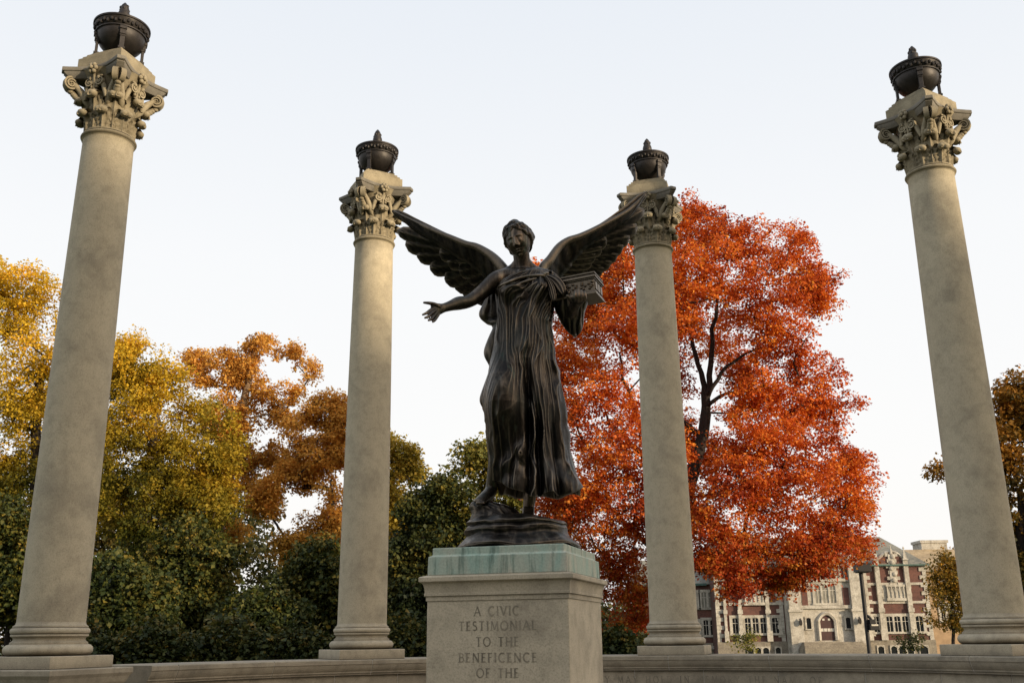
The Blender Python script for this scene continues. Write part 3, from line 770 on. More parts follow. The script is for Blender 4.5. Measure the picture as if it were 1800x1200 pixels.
# -- hair: wavy cap swept back from the brow into a knot
def hair():
    nu, nv = 260, 170
    ph = np.linspace(0, 2*PI, nu, endpoint=False); thv = np.linspace(.01, PI*.86, nv)
    D = np.stack([np.outer(np.sin(thv), np.cos(ph)), np.outer(np.sin(thv), np.sin(ph)), np.outer(np.cos(thv), np.ones(nu))], -1).reshape(-1, 3)
    B = np.stack([.098*D[:, 0], .122*D[:, 1]+.004, .140*D[:, 2]], 1)
    lo = np.clip(-D[:, 2], 0, 1); B[:, 0] *= 1-.18*lo; B[:, 1] *= np.where(D[:, 1] > 0, 1-.25*lo, 1)
    # locks sweep from a middle parting back over the ears
    az = np.arctan2(D[:, 0], -D[:, 1]); el = np.arcsin(np.clip(D[:, 2], -1, 1))
    q = np.stack([D[:, 0], D[:, 1], D[:, 2]], 1)
    warp = fbm(q, 3.0, 3, 5)
    lock = np.sin(el*5.2+np.abs(az)*3.4+warp*1.5)
    lock2 = np.sin(el*15+np.abs(az)*8.5+warp*3.0+1)
    side = np.clip(np.abs(D[:, 0])-.35, 0, 1)*np.clip(1-np.abs(D[:, 2]-.1)*1.3, 0, 1)
    th = .010+.0078*lock+.0016*lock2+.016*side*(1+.5*(D[:, 0] > 0))+.006*np.clip(D[:, 2], 0, 1)+.005*fbm(q, 4, 2, 9)
    th += .007*np.exp(-((el-.80)/.16)**2)*np.exp(-(az/1.2)**2)          # roll above the brow
    # hairline
    hl = np.interp(np.abs(az), [0, .45, .8, 1.05, 1.35, 1.75, 2.3, PI], [.58, .52, .40, .14, -.16, -.48, -.72, -.80])
    hl = hl+.07*np.sin(az*5.0+1.0)+.04*np.sin(az*11)
    e = np.clip((el-hl)/.14, -1, 1)
    th = np.where(e > 0, th*np.sqrt(np.clip(e, 0, 1))+.001, .001+e*.03)
    V = B+D*th[:, None]
    mb = MB(); W = to_world(V, HM)
    keep = (e > -.9).reshape(nv, nu)
    mb.v = [tuple(p) for p in W]; mb.n = len(mb.v)
    for i in range(nv-1):
        for k in range(nu):
            k2 = (k+1) % nu
            if keep[i, k] and keep[i, k2] and keep[i+1, k] and keep[i+1, k2]: mb.f.append((i*nu+k, i*nu+k2, (i+1)*nu+k2, (i+1)*nu+k))
    mb.f.append(tuple(range(nu))[::-1])
    # knot behind
    for (x, y, z, r) in ((.02, .135, .045, .05), (-.02, .14, .03, .045), (.06, .10, .02, .042), (-.055, .10, .01, .04), (0, .13, .0, .04)):
        nn = 28; rings = []
        for i in range(1, 18):
            a = PI*i/18
            ring = []
            for k in range(nn):
                t = 2*PI*k/nn; rr3 = r*(1+.10*math.sin(5*t+9*a))
                ring.append(tuple(HM @ Vector((x+rr3*math.sin(a)*math.cos(t), y+rr3*.8*math.sin(a)*math.sin(t), z-rr3*math.cos(a)))))
            rings.append(ring)
        mb.loft(rings, True, True)
    o = mb.build('hair', BRONZE, angel, 180, abs_=True)
hair()

# -- gown
GL_ = [(478, 889), (486, 879), (497, 871), (512, 870), (530, 870), (550, 871), (578, 869), (605, 866), (627, 863), (660, 858), (697, 853.5), (730, 853), (760, 854), (790, 855.5), (815, 859), (835, 864), (848, 867), (858, 869), (880, 872)]
GR_ = [(478, 964), (486, 970), (497, 975), (512, 978), (530, 977), (550, 975), (578, 974), (605, 977), (627, 980), (660, 986), (697, 992), (730, 998), (760, 1001.5), (790, 1004), (815, 1007), (835, 1013), (848, 1020), (858, 1026), (868, 1026), (880, 1020)]
GD_ = [(478, .13), (497, .165), (520, .175), (578, .165), (627, .185), (697, .225), (760, .235), (815, .25), (848, .30), (880, .31)]   # half depth in metres
NECK = [(856, 520), (867, 509), (880, 500), (888, 496), (908, 488), (926, 483.5), (951, 481.5), (965, 481), (990, 484)]
HEM = [(855, 846), (868, 850), (876, 860), (886, 866), (905, 871), (919, 874), (929, 882), (944, 884), (953, 875), (966, 874), (980, 878), (993, 878), (1008, 874), (1018, 868), (1029, 858)]
def gown():
    na, nl = 560, 340
    a = np.linspace(0, 2*PI, na, endpoint=False)
    ca_, sa_ = np.cos(a), np.sin(a)
    front = sa_ < 0
    top0 = interp(NECK, 922+52*ca_); top = np.where(front, top0, 492-8*ca_*0)
    hem0 = interp(HEM, 945+84*ca_); hem = np.where(front, hem0, 866+3*np.sin(a*7))
    # blend at the sides
    bl = np.clip(np.abs(sa_)/.25, 0, 1)
    hem = bl*hem+(1-bl)*np.where(ca_ > 0, 859, 850)
    top = np.where(front, top, bl*top+(1-bl)*np.where(ca_ > 0, 482, 508))
    v = np.linspace(0, 1, nl)
    PYs = top[None, :]+v[:, None]*(hem-top)[None, :]
    Lp = interp(GL_, PYs); Rp = interp(GR_, PYs); Dp = interp(GD_, PYs)
    c = (Lp+Rp)/2; h = (Rp-Lp)/2
    ex = .9
    cx_ = np.sign(ca_)*np.abs(ca_)**ex; sy_ = np.sign(sa_)*np.abs(sa_)**ex
    px = c+h*cx_[None, :]*.965
    dyc = np.interp(PYs, [478, 600, 720, 880], [.015, .0, -.03, -.02])
    dy = dyc+Dp*sy_[None, :]
    # ----- folds, measured in the picture-like coordinates of the cloth
    U_ = px; V_ = PYs
    q = np.stack([U_*.030, V_*.0105, dy*4], -1)
    w1 = fbm(q, 1.0, 3, 3); w2 = fbm(q, 2.4, 2, 21)
    fr_ = (sa_ < .25)[None, :]
    # strands fan from the clasp at the shoulder, gather at the waist, fall from hip and knee
    t = np.clip((V_-480)/390, 0, 1)
    fanx = (U_-955)/(10+np.clip(V_-478, 0, 70)*.62)          # near the clasp
    low = np.clip((V_-640)/200, 0, 1)
    straight = (U_-922)/(9.2+8.0*low)-low*.55*np.sin((U_-860)/60)
    mixf = np.clip((V_-515)/55, 0, 1)
    phs = (1-mixf)*fanx*2.2+mixf*straight
    def ridged(x): return 1-np.abs(np.sin(x))
    f1 = ridged(phs*1.2+w1*2.1)**1.5
    brk = np.clip(.5+1.1*fbm(np.stack([U_*.05, V_*.012, dy*5], -1), 1.0, 2, 91), 0, 1)
    f2 = ridged(phs*2.7+w1*2.6+w2*.35+1.3)**1.3*brk+.4*(1-brk)
    f3 = ridged(phs*5.4+w1*4.2+w2*.5)**1.2*(1-.6*brk)+.4*.6*brk
    amp1 = np.interp(V_, [480, 520, 575, 640, 740, 820, 880], [.012, .017, .016, .024, .034, .042, .055])
    amp2 = np.interp(V_, [480, 520, 600, 740, 880], [.010, .012, .012, .014, .018])
    mod = .72+.75*fbm(np.stack([U_*.02, V_*.008, dy*2], -1), 1.7, 2, 44)
    knee = np.exp(-((U_-883)/24)**2-((V_-718)/62)**2)*fr_
    thigh = np.exp(-((U_-890-(V_-640)*-.08)/22)**2)*np.clip((V_-610)/60, 0, 1)*np.clip((800-V_)/80, 0, 1)*fr_
    calm = 1-.62*np.clip(thigh+knee, 0, 1)
    disp = (1.15*amp1*(f1-.45)*calm+1.0*amp2*(f2-.4)*(1-.35*np.clip(knee, 0, 1))+.009*(f3-.4))*np.clip(mod, .15, 1.6)
    # body under the cloth
    disp = disp+.055*np.exp(-((U_-894)/17)**2-((V_-520)/17)**2)*fr_+.06*np.exp(-((U_-951)/15)**2-((V_-514)/17)**2)*fr_
    disp = disp-.022*np.exp(-((U_-923)/12)**2-((V_-525)/30)**2)*fr_
    disp = disp+.03*np.exp(-((U_-924)/34)**2-((V_-612)/34)**2)*fr_
    disp = disp+.10*knee+.045*thigh
    # deep gully between the legs, swag above the ankle
    gx = 925+6*np.sin((V_-640)/80)
    disp = disp-.065*np.exp(-((U_-gx)/7)**2)*np.clip((V_-640)/70, 0, 1)*fr_
    disp = disp-.05*np.exp(-((U_-948)/5.5)**2)*np.clip((V_-690)/90, 0, 1)*fr_-.05*np.exp(-((U_-972-(V_-760)*.12)/6)**2)*np.clip((V_-720)/90, 0, 1)*fr_
    sw = np.sin((V_-(780+.010*(U_-885)**2))/5.5)
    disp = disp+.007*sw*np.exp(-((U_-890)/26)**2)*np.clip((V_-795)/25, 0, 1)*fr_
    # slanting folds that sweep from the standing hip across to the trailing foot
    ob = np.exp(-((U_-896)/24)**2-((V_-792)/58)**2)*fr_
    disp = disp+.030*(ridged((U_-925)*.055+(V_-700)*.040+w1*.8)**1.6-.4)*ob
    ob2 = np.exp(-((U_-948)/26)**2-((V_-600)/55)**2)*fr_
    disp = disp+.018*(ridged((U_-925)*.075-(V_-560)*.030+w1*.9)**1.6-.4)*ob2
    edge = np.clip(v/.035, 0, 1)[:, None]
    disp = disp*(.25+.75*edge)
    # flare and hem lip
    P0 = np.empty((nl, na, 3))
    A_, B_ = px-900.0, PYs-600.0
    cr, sr = math.cos(ROLL), math.sin(ROLL); X = A_*cr+B_*sr; Vv = -A_*sr+B_*cr
    cp, sp = math.cos(PITCH), math.sin(PITCH); tx = X/F_PX; tv = -Vv/F_PX; Yd = PY+dy
    # the ring of one level is horizontal: heights are read at the statue's axis, depth is added after
    Z = PY*(tv*cp+sp)/(cp-tv*sp); d = PY*cp+Z*sp
    P0[..., 0] = tx*d; P0[..., 1] = Yd; P0[..., 2] = Z+EYE
    nx = np.cos(a)[None, :]*np.ones((nl, 1)); ny = np.sin(a)[None, :]*np.ones((nl, 1))
    P0[..., 0] += nx*disp*.75; P0[..., 1] += ny*disp
    # top rim tucked in
    rim = P0[0].copy(); cen = rim.mean(0); rim[:, :2] += (cen[:2]-rim[:, :2])*.12; rim[:, 2] -= .02
    hemr = P0[-1].copy(); cen = hemr.mean(0); inn = hemr.copy(); inn[:, :2] += (cen[:2]-inn[:, :2])*.07; inn[:, 2] += .004
    inn2 = inn.copy(); inn2[:, 2] += .35; inn2[:, :2] += (cen[:2]-inn2[:, :2])*.45
    allr = np.concatenate([rim[None], P0, inn[None], inn2[None]], 0)
    n = allr.shape[0]; idx = np.arange(n*na).reshape(n, na); r1 = np.roll(idx, -1, 1)
    Fc = np.stack([idx[:-1], r1[:-1], r1[1:], idx[1:]], -1).reshape(-1, 4)
    V = allr.reshape(-1, 3)-np.array(angel.location)
    me = np_mesh('gown', V, Fc[:, ::-1], True)
    return link('gown', me, BRONZE, angel), P0, a
gown_o, GP, GA = gown()
def on_gown(px, py, lift=.0):
    """front surface of the gown under a photo position"""
    d = at(px, py, PY)-Vector((0, 0, EYE)); best = None
    fr = GP[:, GA > PI]; X = fr.reshape(-1, 3)-np.array([0, 0, EYE]); t = X[:, 1]/d.y
    e = np.abs(X[:, 0]-d.x*t)+np.abs(X[:, 2]-d.z*t); i = int(np.argmin(e)); p = Vector(X[i])+Vector((0, -lift, EYE)); return p
# neckline roll and gathers from the clasp
nk = MB()
pts = [on_gown(x, y+1, .006) for x, y in ((868, 510), (880, 501.5), (893, 495.5), (908, 490), (926, 485.5), (943, 484), (958, 484.5))]
nk.tube(smooth_path(pts, 40), [.011+.006*(i/40) for i in range(41)], 10)
for path, r0 in (([(957, 486), (938, 490), (916, 497), (897, 508), (886, 522)], .012), ([(957, 487), (942, 497), (926, 509), (912, 526), (905, 548)], .011),
                 ([(957, 488), (946, 502), (936, 520), (930, 545), (928, 575)], .010), ([(958, 488), (953, 504), (943, 528), (941, 558)], .009),
                 ([(959, 488), (966, 500), (969, 520), (966, 550)], .011), ([(960, 487), (972, 497), (975, 515), (974, 545)], .010)):
    pp = smooth_path([on_gown(x, y, -.005) for x, y in path], 24)
    nk.tube(pp, [r0*(1-.6*abs(2*i/24-.7)**1.5) if i < 24 else .002 for i in range(25)], 8)
c_ = on_gown(958, 485, .012)
for k in range(7): blob(nk, (c_.x+.016*math.cos(k), c_.y-.004*k % .01, c_.z+.014*math.sin(k*1.3)), (.017, .014, .015), 9, 7)
nk.build('neckline_folds', BRONZE, angel, 180, abs_=True)

def strip_loft(name, rows, dyf, thick, seed, fold=.012, n=64, parent=angel, freq=.16):
    """hanging cloth: rows of (py, L, R); dyf(py)->depth of the middle, thick half depth"""
    pys = np.linspace(rows[0][0], rows[-1][0], 90)
    Ls = np.interp(pys, [r[0] for r in rows], [r[1] for r in rows]); Rs = np.interp(pys, [r[0] for r in rows], [r[2] for r in rows])
    # soften the outline a little
    k = np.array([1, 2, 3, 2, 1])/9.; 
    Ls[2:-2] = np.convolve(Ls, k, 'valid'); Rs[2:-2] = np.convolve(Rs, k, 'valid')
    rings = []
    a = np.linspace(0, 2*PI, n, endpoint=False)
    for py, l, r in zip(pys, Ls, Rs):
        ring = []
        th = thick(py) if callable(thick) else thick
        for t in a:
            px = (l+r)/2+(r-l)/2*math.cos(t); dy = dyf(py)+th*math.sin(t)
            z0 = S(px, py, 0); 
            q = np.array([[px*.05, py*.018, dy*3]]); nn = float(fbm(q, 1.2, 2, seed)[0])
            f = fold*(abs(math.sin(px*freq+nn*2.2+py*.012))-.5)*abs(math.sin(t))
            P = S(px, py, dy) if False else Vector((z0.x, PY+dy, z0.z))
            P.y += f*(1 if math.sin(t) > 0 else -1); ring.append(P)
        rings.append(ring)
    mb = MB(); mb.loft(rings, True, True)
    return mb.build(name, BRONZE, parent, 180, abs_=True)
strip_loft('cloak', [(496, 868, 900), (508, 856, 900), (520, 850, 900), (529, 846, 900), (537, 841.5, 900), (544, 839, 900), (552, 843, 900), (558, 850, 900), (562, 859, 900), (566, 868, 900), (572, 866, 900), (580, 861.5, 900), (600, 853, 900), (612, 849, 900), (622, 850, 900), (630, 855, 900), (639, 861, 900), (650, 858, 900), (680, 847, 900), (698, 841, 900), (708, 844, 900), (718, 852, 905), (740, 852.5, 910), (780, 855, 915), (820, 860, 915), (846, 868, 915)],
           lambda py: .13 if py < 560 else .08, .085, 31, .02)
strip_loft('sleeve_drape', [(484, 962, 972), (492, 962, 981), (502, 963, 988), (512, 966, 992), (520, 969, 1010), (527, 972, 1036), (535, 974, 1033), (545, 976, 1029), (556, 982, 1027), (566, 987, 1026.5), (574, 992, 1025), (581, 998, 1022), (586, 1004, 1018), (589.5, 1010, 1013)],
           lambda py: -.02+.05*min(1, max(0, (py-500)/60)), lambda py: .10 if py < 520 else max(.02, .11*(1-((py-530)/62)**2) if py > 530 else .11), 77, .03, freq=.30)
# petal of cloth thrown over the shoulder
def petal(pts, wid, dy0, mb):
    n, m = 22, 13
    front = []; back = []
    for i in range(n):
        t = i/(n-1); p = np.array(pts[0])*(1-t)**2+2*np.array(pts[1])*t*(1-t)+np.array(pts[2])*t*t
        dp = 2*(np.array(pts[1])-np.array(pts[0]))*(1-t)+2*(np.array(pts[2])-np.array(pts[1]))*t; dp = dp/np.hypot(*dp); nn = np.array([-dp[1], dp[0]])
        w = wid*(.35+.65*min(1, t*1.8))*(math.sqrt(max(0, 1-((t-.75)/.25)**2)) if t > .75 else 1)+.3
        f = []; b_ = []
        for j in range(m):
            s = 2*j/(m-1)-1; q = p+nn*s*w/2
            e = -.022*(1-s*s)+.006*math.cos(s*9)
            f.append(S(q[0], q[1], dy0(t)+e)); b_.append(S(q[0], q[1], dy0(t)+.012))
        front.append(f+b_[::-1])
    mb.loft(front, True, True)
pe = MB()
petal(((959, 485), (978, 488), (989.5, 517)), 20, lambda t: -.125-.02*t, pe)
petal(((959, 486), (970, 498), (974, 530)), 11, lambda t: -.15-.02*t, pe)
pe.build('shoulder_cloth', BRONZE, angel, 180, abs_=True)

# -- wings
def feather(mb, b, c, t_, w, d0, d1, lift, bow=.012, n=20, m=11, th=.010, tilt=lambda q: 0):
    b, c, t_ = map(np.array, (b, c, t_)); rings = []
    for i in range(n):
        t = i/(n-1); p = b*(1-t)**2+2*c*t*(1-t)+t_*t*t
        dp = 2*(c-b)*(1-t)+2*(t_-c)*t; dp = dp/np.hypot(*dp); nn = np.array([-dp[1], dp[0]])
        ww = w*min(1, .55+.75*t)
        if t > .84: ww *= math.sqrt(max(.0, 1-((t-.84)/.163)**2))
        ww = max(ww, .6); dd = d0+(d1-d0)*t+lift
        f = []; k = []
        for j in range(m):
            s = 2*j/(m-1)-1; q = p+nn*s*ww/2
            e = bow*(s*s)-.008*math.exp(-(s/.13)**2)+.0022*math.sin(t*70+abs(s)*9)*(abs(s) > .15)
            f.append(S(q[0], q[1], dd+e+tilt(q))); k.append(S(q[0], q[1], dd+e+th+tilt(q)))
        rings.append(f+k[::-1])
    mb.loft(rings, True, True)
def wing(lead, tips, bases, bulge, side):
    mb = MB()
    root = lead[0]
    far = math.hypot(lead[-1][0]-root[0], lead[-1][1]-root[1])
    dep = lambda p: .15+.42*min(1, math.hypot(p[0]-root[0], p[1]-root[1])/far)**1.2
    lx = sorted(lead); lxs = [p[0] for p in lx]; lys = [p[1] for p in lx]
    tl = lambda q: max(-10, q[1]-float(np.interp(q[0], lxs, lys)))*.0032
    n = len(tips)
    for i, (t_, b) in enumerate(zip(tips, bases)):
        mid = (np.array(t_)+np.array(b))/2; dv = np.array(t_)-np.array(b); nn = np.array([dv[1], -dv[0]])/np.hypot(*dv)
        if nn[1] > 0: nn = -nn
        c = mid+nn*bulge*(1-.05*i)
        w = 36 if i else 17; c = mid-nn*(10 if side < 0 else 18) if i == 0 else (mid-nn*(5 if side < 0 else 10) if i == 1 else (mid if i == 2 else c)); w = 26 if i == 1 else w
        feather(mb, b, c, t_, w, dep(b), dep(t_), .013*i, tilt=tl)
    # one row of long coverts lying on the flight feathers
    for i in range(2, n-1):
        t_ = np.array(tips[i])*.5+np.array(tips[i+1])*.5; b = np.array(bases[i])*.5+np.array(bases[i+1])*.5
        e = b+(t_-b)*(.64+.02*math.sin(i*3)); mid = (e+b)/2; dv = e-b; nn = np.array([dv[1], -dv[0]])/np.hypot(*dv)
        if nn[1] > 0: nn = -nn
        feather(mb, b, mid+nn*bulge*.5, e, 33, dep(b), dep(e), -.014+.012*i, bow=.004, n=18, m=11, th=.006, tilt=tl)
    # smooth covert surface lying over the upper part of the feathers
    tp = [np.array(q, float) for q in tips]; ld = [np.array(q, float) for q in lead]
    nu_, nv_ = 70, 26; G = []
    La = smooth_path([(q[0], q[1], 0) for q in ld], nu_-1); Ta = smooth_path([(q[0], q[1], 0) for q in tp[::-1]], nu_-1)
    for i in range(nu_):
        row = []
        kk = .44-.06*(i/nu_)+.015*math.sin(i*.9)*math.sin(i*.33)
        for j in range(nv_):
            t = j/(nv_-1)*kk; q = La[i][:2]*(1-t)+Ta[i][:2]*t
            rip = .0015*math.sin(t*30+i*.9)
            row.append(S(q[0], q[1], dep(q)+tl(q)-.034+rip+(.03*max(0, (j/(nv_-1)-.8)/.2)**2)))
        G.append(row)
    mb.grid(G); mb.grid([[Vector((p.x, p.y+.012, p.z)) for p in r] for r in G])
    # leading edge
    lp = smooth_path([S(p[0], p[1], dep(p)-.012) for p in lead], 60)
    mb.tube(lp, [.034*(1-i/60)**.9+.012 for i in range(61)], 12)
    # shoulder of the wing
    q = lead[0]
    return mb.build('wing', BRONZE_DARK, angel, 60, abs_=True)
wing([(893, 484), (882, 468.5), (868, 453.5), (853, 442.5), (836, 433.5), (818, 428.5), (792, 417.5), (758, 403.5), (725, 388), (693, 372.5)],
     [(689, 370), (698, 405), (712.5, 427.5), (732.5, 448.5), (755.5, 471.5), (782, 493.5), (799, 506), (815, 520), (836, 532), (858, 538)],
     [(842, 437), (848, 445), (855, 452), (862, 458), (868, 464), (874, 470), (880, 476), (884, 482), (888, 486), (892, 490)], 7, -1)
wing([(948, 486), (955, 470), (966.5, 457), (982, 435.5), (999, 423), (1020, 415.5), (1047, 402.5), (1096, 375.5), (1118, 357.5), (1134, 342)],
     [(1137, 338), (1132, 368), (1120, 397), (1107, 416), (1096, 432), (1086, 446.5), (1075, 459.5), (1062, 471), (1053, 484), (1030, 497)],
     [(1004, 424), (996, 432), (988, 440), (982, 448), (976, 456), (970, 463), (965, 470), (960, 476), (956, 481), (953, 485)], 5, 1)

# -- the box carried on her left arm
bx = MB()
bc = S(1018, 512.5, -.02); bw, bd, bh = .345, .25, .165
rzb = -.36
BMx = Matrix.Translation(bc) @ Matrix.Rotation(rzb, 4, 'Z') @ Matrix.Rotation(math.radians(-3), 4, 'Y')
def slab(x, y, z0, z1, mat=BMx): bx.box((0, 0, (z0+z1)/2), (x, y, z1-z0), 0, mat)
slab(bw, bd, -.085, -.065); slab(bw-.012, bd-.012, -.066, -.052); slab(bw-.03, bd-.03, -.053, .045); slab(bw-.012, bd-.012, .044, .056); slab(bw+.008, bd+.008, .055, .072); slab(bw-.02, bd-.02, .071, .088); slab(bw+.0, bd+.0, .087, .1)
for k in range(5):
    x = -.13+.065*k
    for i in range(5): blob(bx, BMx @ Vector((x+.018*math.sin(i*2.3+k), -bd/2+.012, -.03+.013*i)), (.013, .012, .011), 7, 5)
for k in range(3):
    y = -.07+.07*k; bx.box((bw/2-.012, y, -.004), (.012, .05, .07), 0, BMx)
bx.build('treasure_box', BRONZE_DARK, angel, None, bevel=.004, abs_=True)

# -- rocky base
def rock(rows, n, seed, amp, dratio, dyc, mb):
    pys = np.linspace(rows[0][0], rows[-1][0], 60)
    Ls = np.interp(-pys, [-r[0] for r in rows], [r[1] for r in rows]); Rs = np.interp(-pys, [-r[0] for r in rows], [r[2] for r in rows])
    rings = []
    for py, l, r in zip(pys, Ls, Rs):
        c0_ = S((l+r)/2, py, 0); hw = (r-l)/2*m_px(c0_); z = c0_.z
        ring = []
        t = np.linspace(0, 2*PI, n, endpoint=False)
        q = np.stack([np.cos(t)*1.2, np.sin(t)*1.2, np.full(n, z*5)], 1); nn = fbm(q, 1.6, 4, seed)
        zz = fbm(q, 1.3, 3, seed+5)*.016
        for k in range(n):
            ring.append((c0_.x+math.cos(t[k])*(hw+amp*nn[k]*.6), PY+dyc+math.sin(t[k])*(hw*dratio+amp*nn[k]), max(Z3+.001, z+zz[k])))
        rings.append(ring)
    mb.loft(rings, True, True)
rb = MB()
rock([(965, 806, 1019), (961, 806, 1019), (956, 811, 1015), (950, 817, 1008), (945, 821, 1003), (941, 820, 1001), (936, 816, 1000), (931, 818, 1000), (927, 823, 997), (923, 821, 999), (919, 820, 996), (915, 825, 985), (911, 828, 968), (908, 832, 955)], 120, 3, .016, .96, 0, rb)
rock([(922, 826, 935), (912, 829, 915), (905, 832, 911), (899, 831, 905), (894, 828, 897), (890, 827, 885), (887, 829, 872), (884, 833, 862)], 90, 9, .022, .8, -.05, rb)
rb.build('rock_base', BRONZE, angel, 50, abs_=True)
# ------------------------------------------------------------------ trees
def leafmat(name, stops, low=None, zlo=0, zhi=1, transl=.35, clump=.45, hue_n=None, dark=.5):
    """stops: colours from shaded to sunlit leaves; low: colours that take over near the ground"""
    m, nt, out = newmat(name); L = nt.links.new
    g = nt.nodes.new('ShaderNodeNewGeometry'); p = mapping(nt)
    n1 = noise(nt, p, clump, 3, .6); n2 = noise(nt, p, clump*4, 2, .6)
    def mth(op, a, b):
        n = nt.nodes.new('ShaderNodeMath'); n.operation = op
        for i, v in enumerate((a, b)):
            if isinstance(v, (int, float)): n.inputs[i].default_value = v
            else: L(v, n.inputs[i])
        return n.outputs[0]
    f = mth('ADD', mth('MULTIPLY', mth('SUBTRACT', n1, .5), 1.5), mth('ADD', mth('MULTIPLY', mth('SUBTRACT', n2, .5), .7), mth('ADD', mth('MULTIPLY', mth('SUBTRACT', g.outputs['Random Per Island'], .5), .55), .5)))
    k = len(stops); col = ramp(nt, [(i/(k-1), c) for i, c in enumerate(stops)], f).outputs[0]
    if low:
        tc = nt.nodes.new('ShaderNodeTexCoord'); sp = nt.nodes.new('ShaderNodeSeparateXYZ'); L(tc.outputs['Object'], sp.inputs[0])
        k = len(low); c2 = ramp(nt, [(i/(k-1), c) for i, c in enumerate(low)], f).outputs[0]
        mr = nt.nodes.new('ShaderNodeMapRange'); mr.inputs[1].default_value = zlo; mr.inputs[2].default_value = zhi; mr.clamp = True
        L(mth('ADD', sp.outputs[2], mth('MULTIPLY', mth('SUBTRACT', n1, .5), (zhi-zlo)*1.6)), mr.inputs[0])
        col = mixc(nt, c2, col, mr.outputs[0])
    b = N(nt, 'ShaderNodeBsdfPrincipled', i_Roughness=.6); b.inputs['Specular IOR Level'].default_value = .25
    L(col, b.inputs['Base Color'])
    t = nt.nodes.new('ShaderNodeBsdfTranslucent'); L(col, t.inputs['Color'])
    mx = nt.nodes.new('ShaderNodeMixShader'); mx.inputs[0].default_value = transl; L(b.outputs[0], mx.inputs[1]); L(t.outputs[0], mx.inputs[2])
    L(mx.outputs[0], out.inputs[0]); return m
def barkmat(name, c):
    m, nt, out = newmat(name); L = nt.links.new
    a = noise(nt, mapping(nt, (7, 7, 1.2)), 2.5, 5, .65, .5)
    col = ramp(nt, [(.3, tuple(x*.45 for x in c)), (.7, c)], a).outputs[0]
    b = N(nt, 'ShaderNodeBsdfPrincipled', i_Roughness=.95); L(col, b.inputs['Base Color']); L(bump(nt, a, .6, .03), b.inputs['Normal']); L(b.outputs[0], out.inputs[0]); return m
BARK_DARK = barkmat('dark_bark', (.030, .022, .018)); BARK_GREY = barkmat('grey_bark', (.13, .10, .075)); BARK_TAN = barkmat('tan_bark', (.26, .18, .11))

def leaves_mesh(name, centers, per, spread, flat, size, rg, org, droop=.35, cen=None):
    """leaf blades scattered about twig ends: each leaf a folded diamond of two triangles"""
    nC = len(centers); tot = nC*per
    base = np.repeat(centers, per, 0)
    off = rg.normal(0, 1, (tot, 3)); off /= np.maximum(np.linalg.norm(off, axis=1, keepdims=True), 1e-6)
    off *= (rg.random((tot, 1))**.5)*np.repeat(spread[:, None] if hasattr(spread, '__len__') else np.full((nC, 1), spread), per, 0)*1.3
    off[:, 2] *= flat
    # clumps bow down at their rim
    off[:, 2] -= .35*np.linalg.norm(off[:, :2], axis=1)**2/np.maximum(np.repeat(spread, per) if hasattr(spread, '__len__') else spread, .1)
    P = base+off
    out = off*np.array([1, 1, .4]); 
    out /= np.maximum(np.linalg.norm(out, axis=1, keepdims=True), 1e-6)
    d = out+rg.normal(0, .7, (tot, 3)); d[:, 2] -= droop; d /= np.linalg.norm(d, axis=1, keepdims=True)
    up = np.array([0, 0, 1.0])+rg.normal(0, .55, (tot, 3))+out*.35
    s = np.cross(d, up); s /= np.maximum(np.linalg.norm(s, axis=1, keepdims=True), 1e-6)
    nrm = np.cross(s, d)
    L_ = size*(.45+1.15*rg.random((tot, 1))**1.3); W_ = L_*(.36+.14*rg.random((tot, 1)))
    a = P; b = P+d*L_*.5+s*W_+nrm*L_*.12; c = P+d*L_-nrm*L_*.1; e = P+d*L_*.5-s*W_+nrm*L_*.12
    V = np.stack([a, b, c, e], 1).reshape(-1, 3)-np.array(org)
    i = np.arange(tot)*4
    Fc = np.stack([np.stack([i, i+1, i+2], 1), np.stack([i, i+2, i+3], 1)], 1).reshape(-1, 3)
    return np_mesh(name, V, Fc)

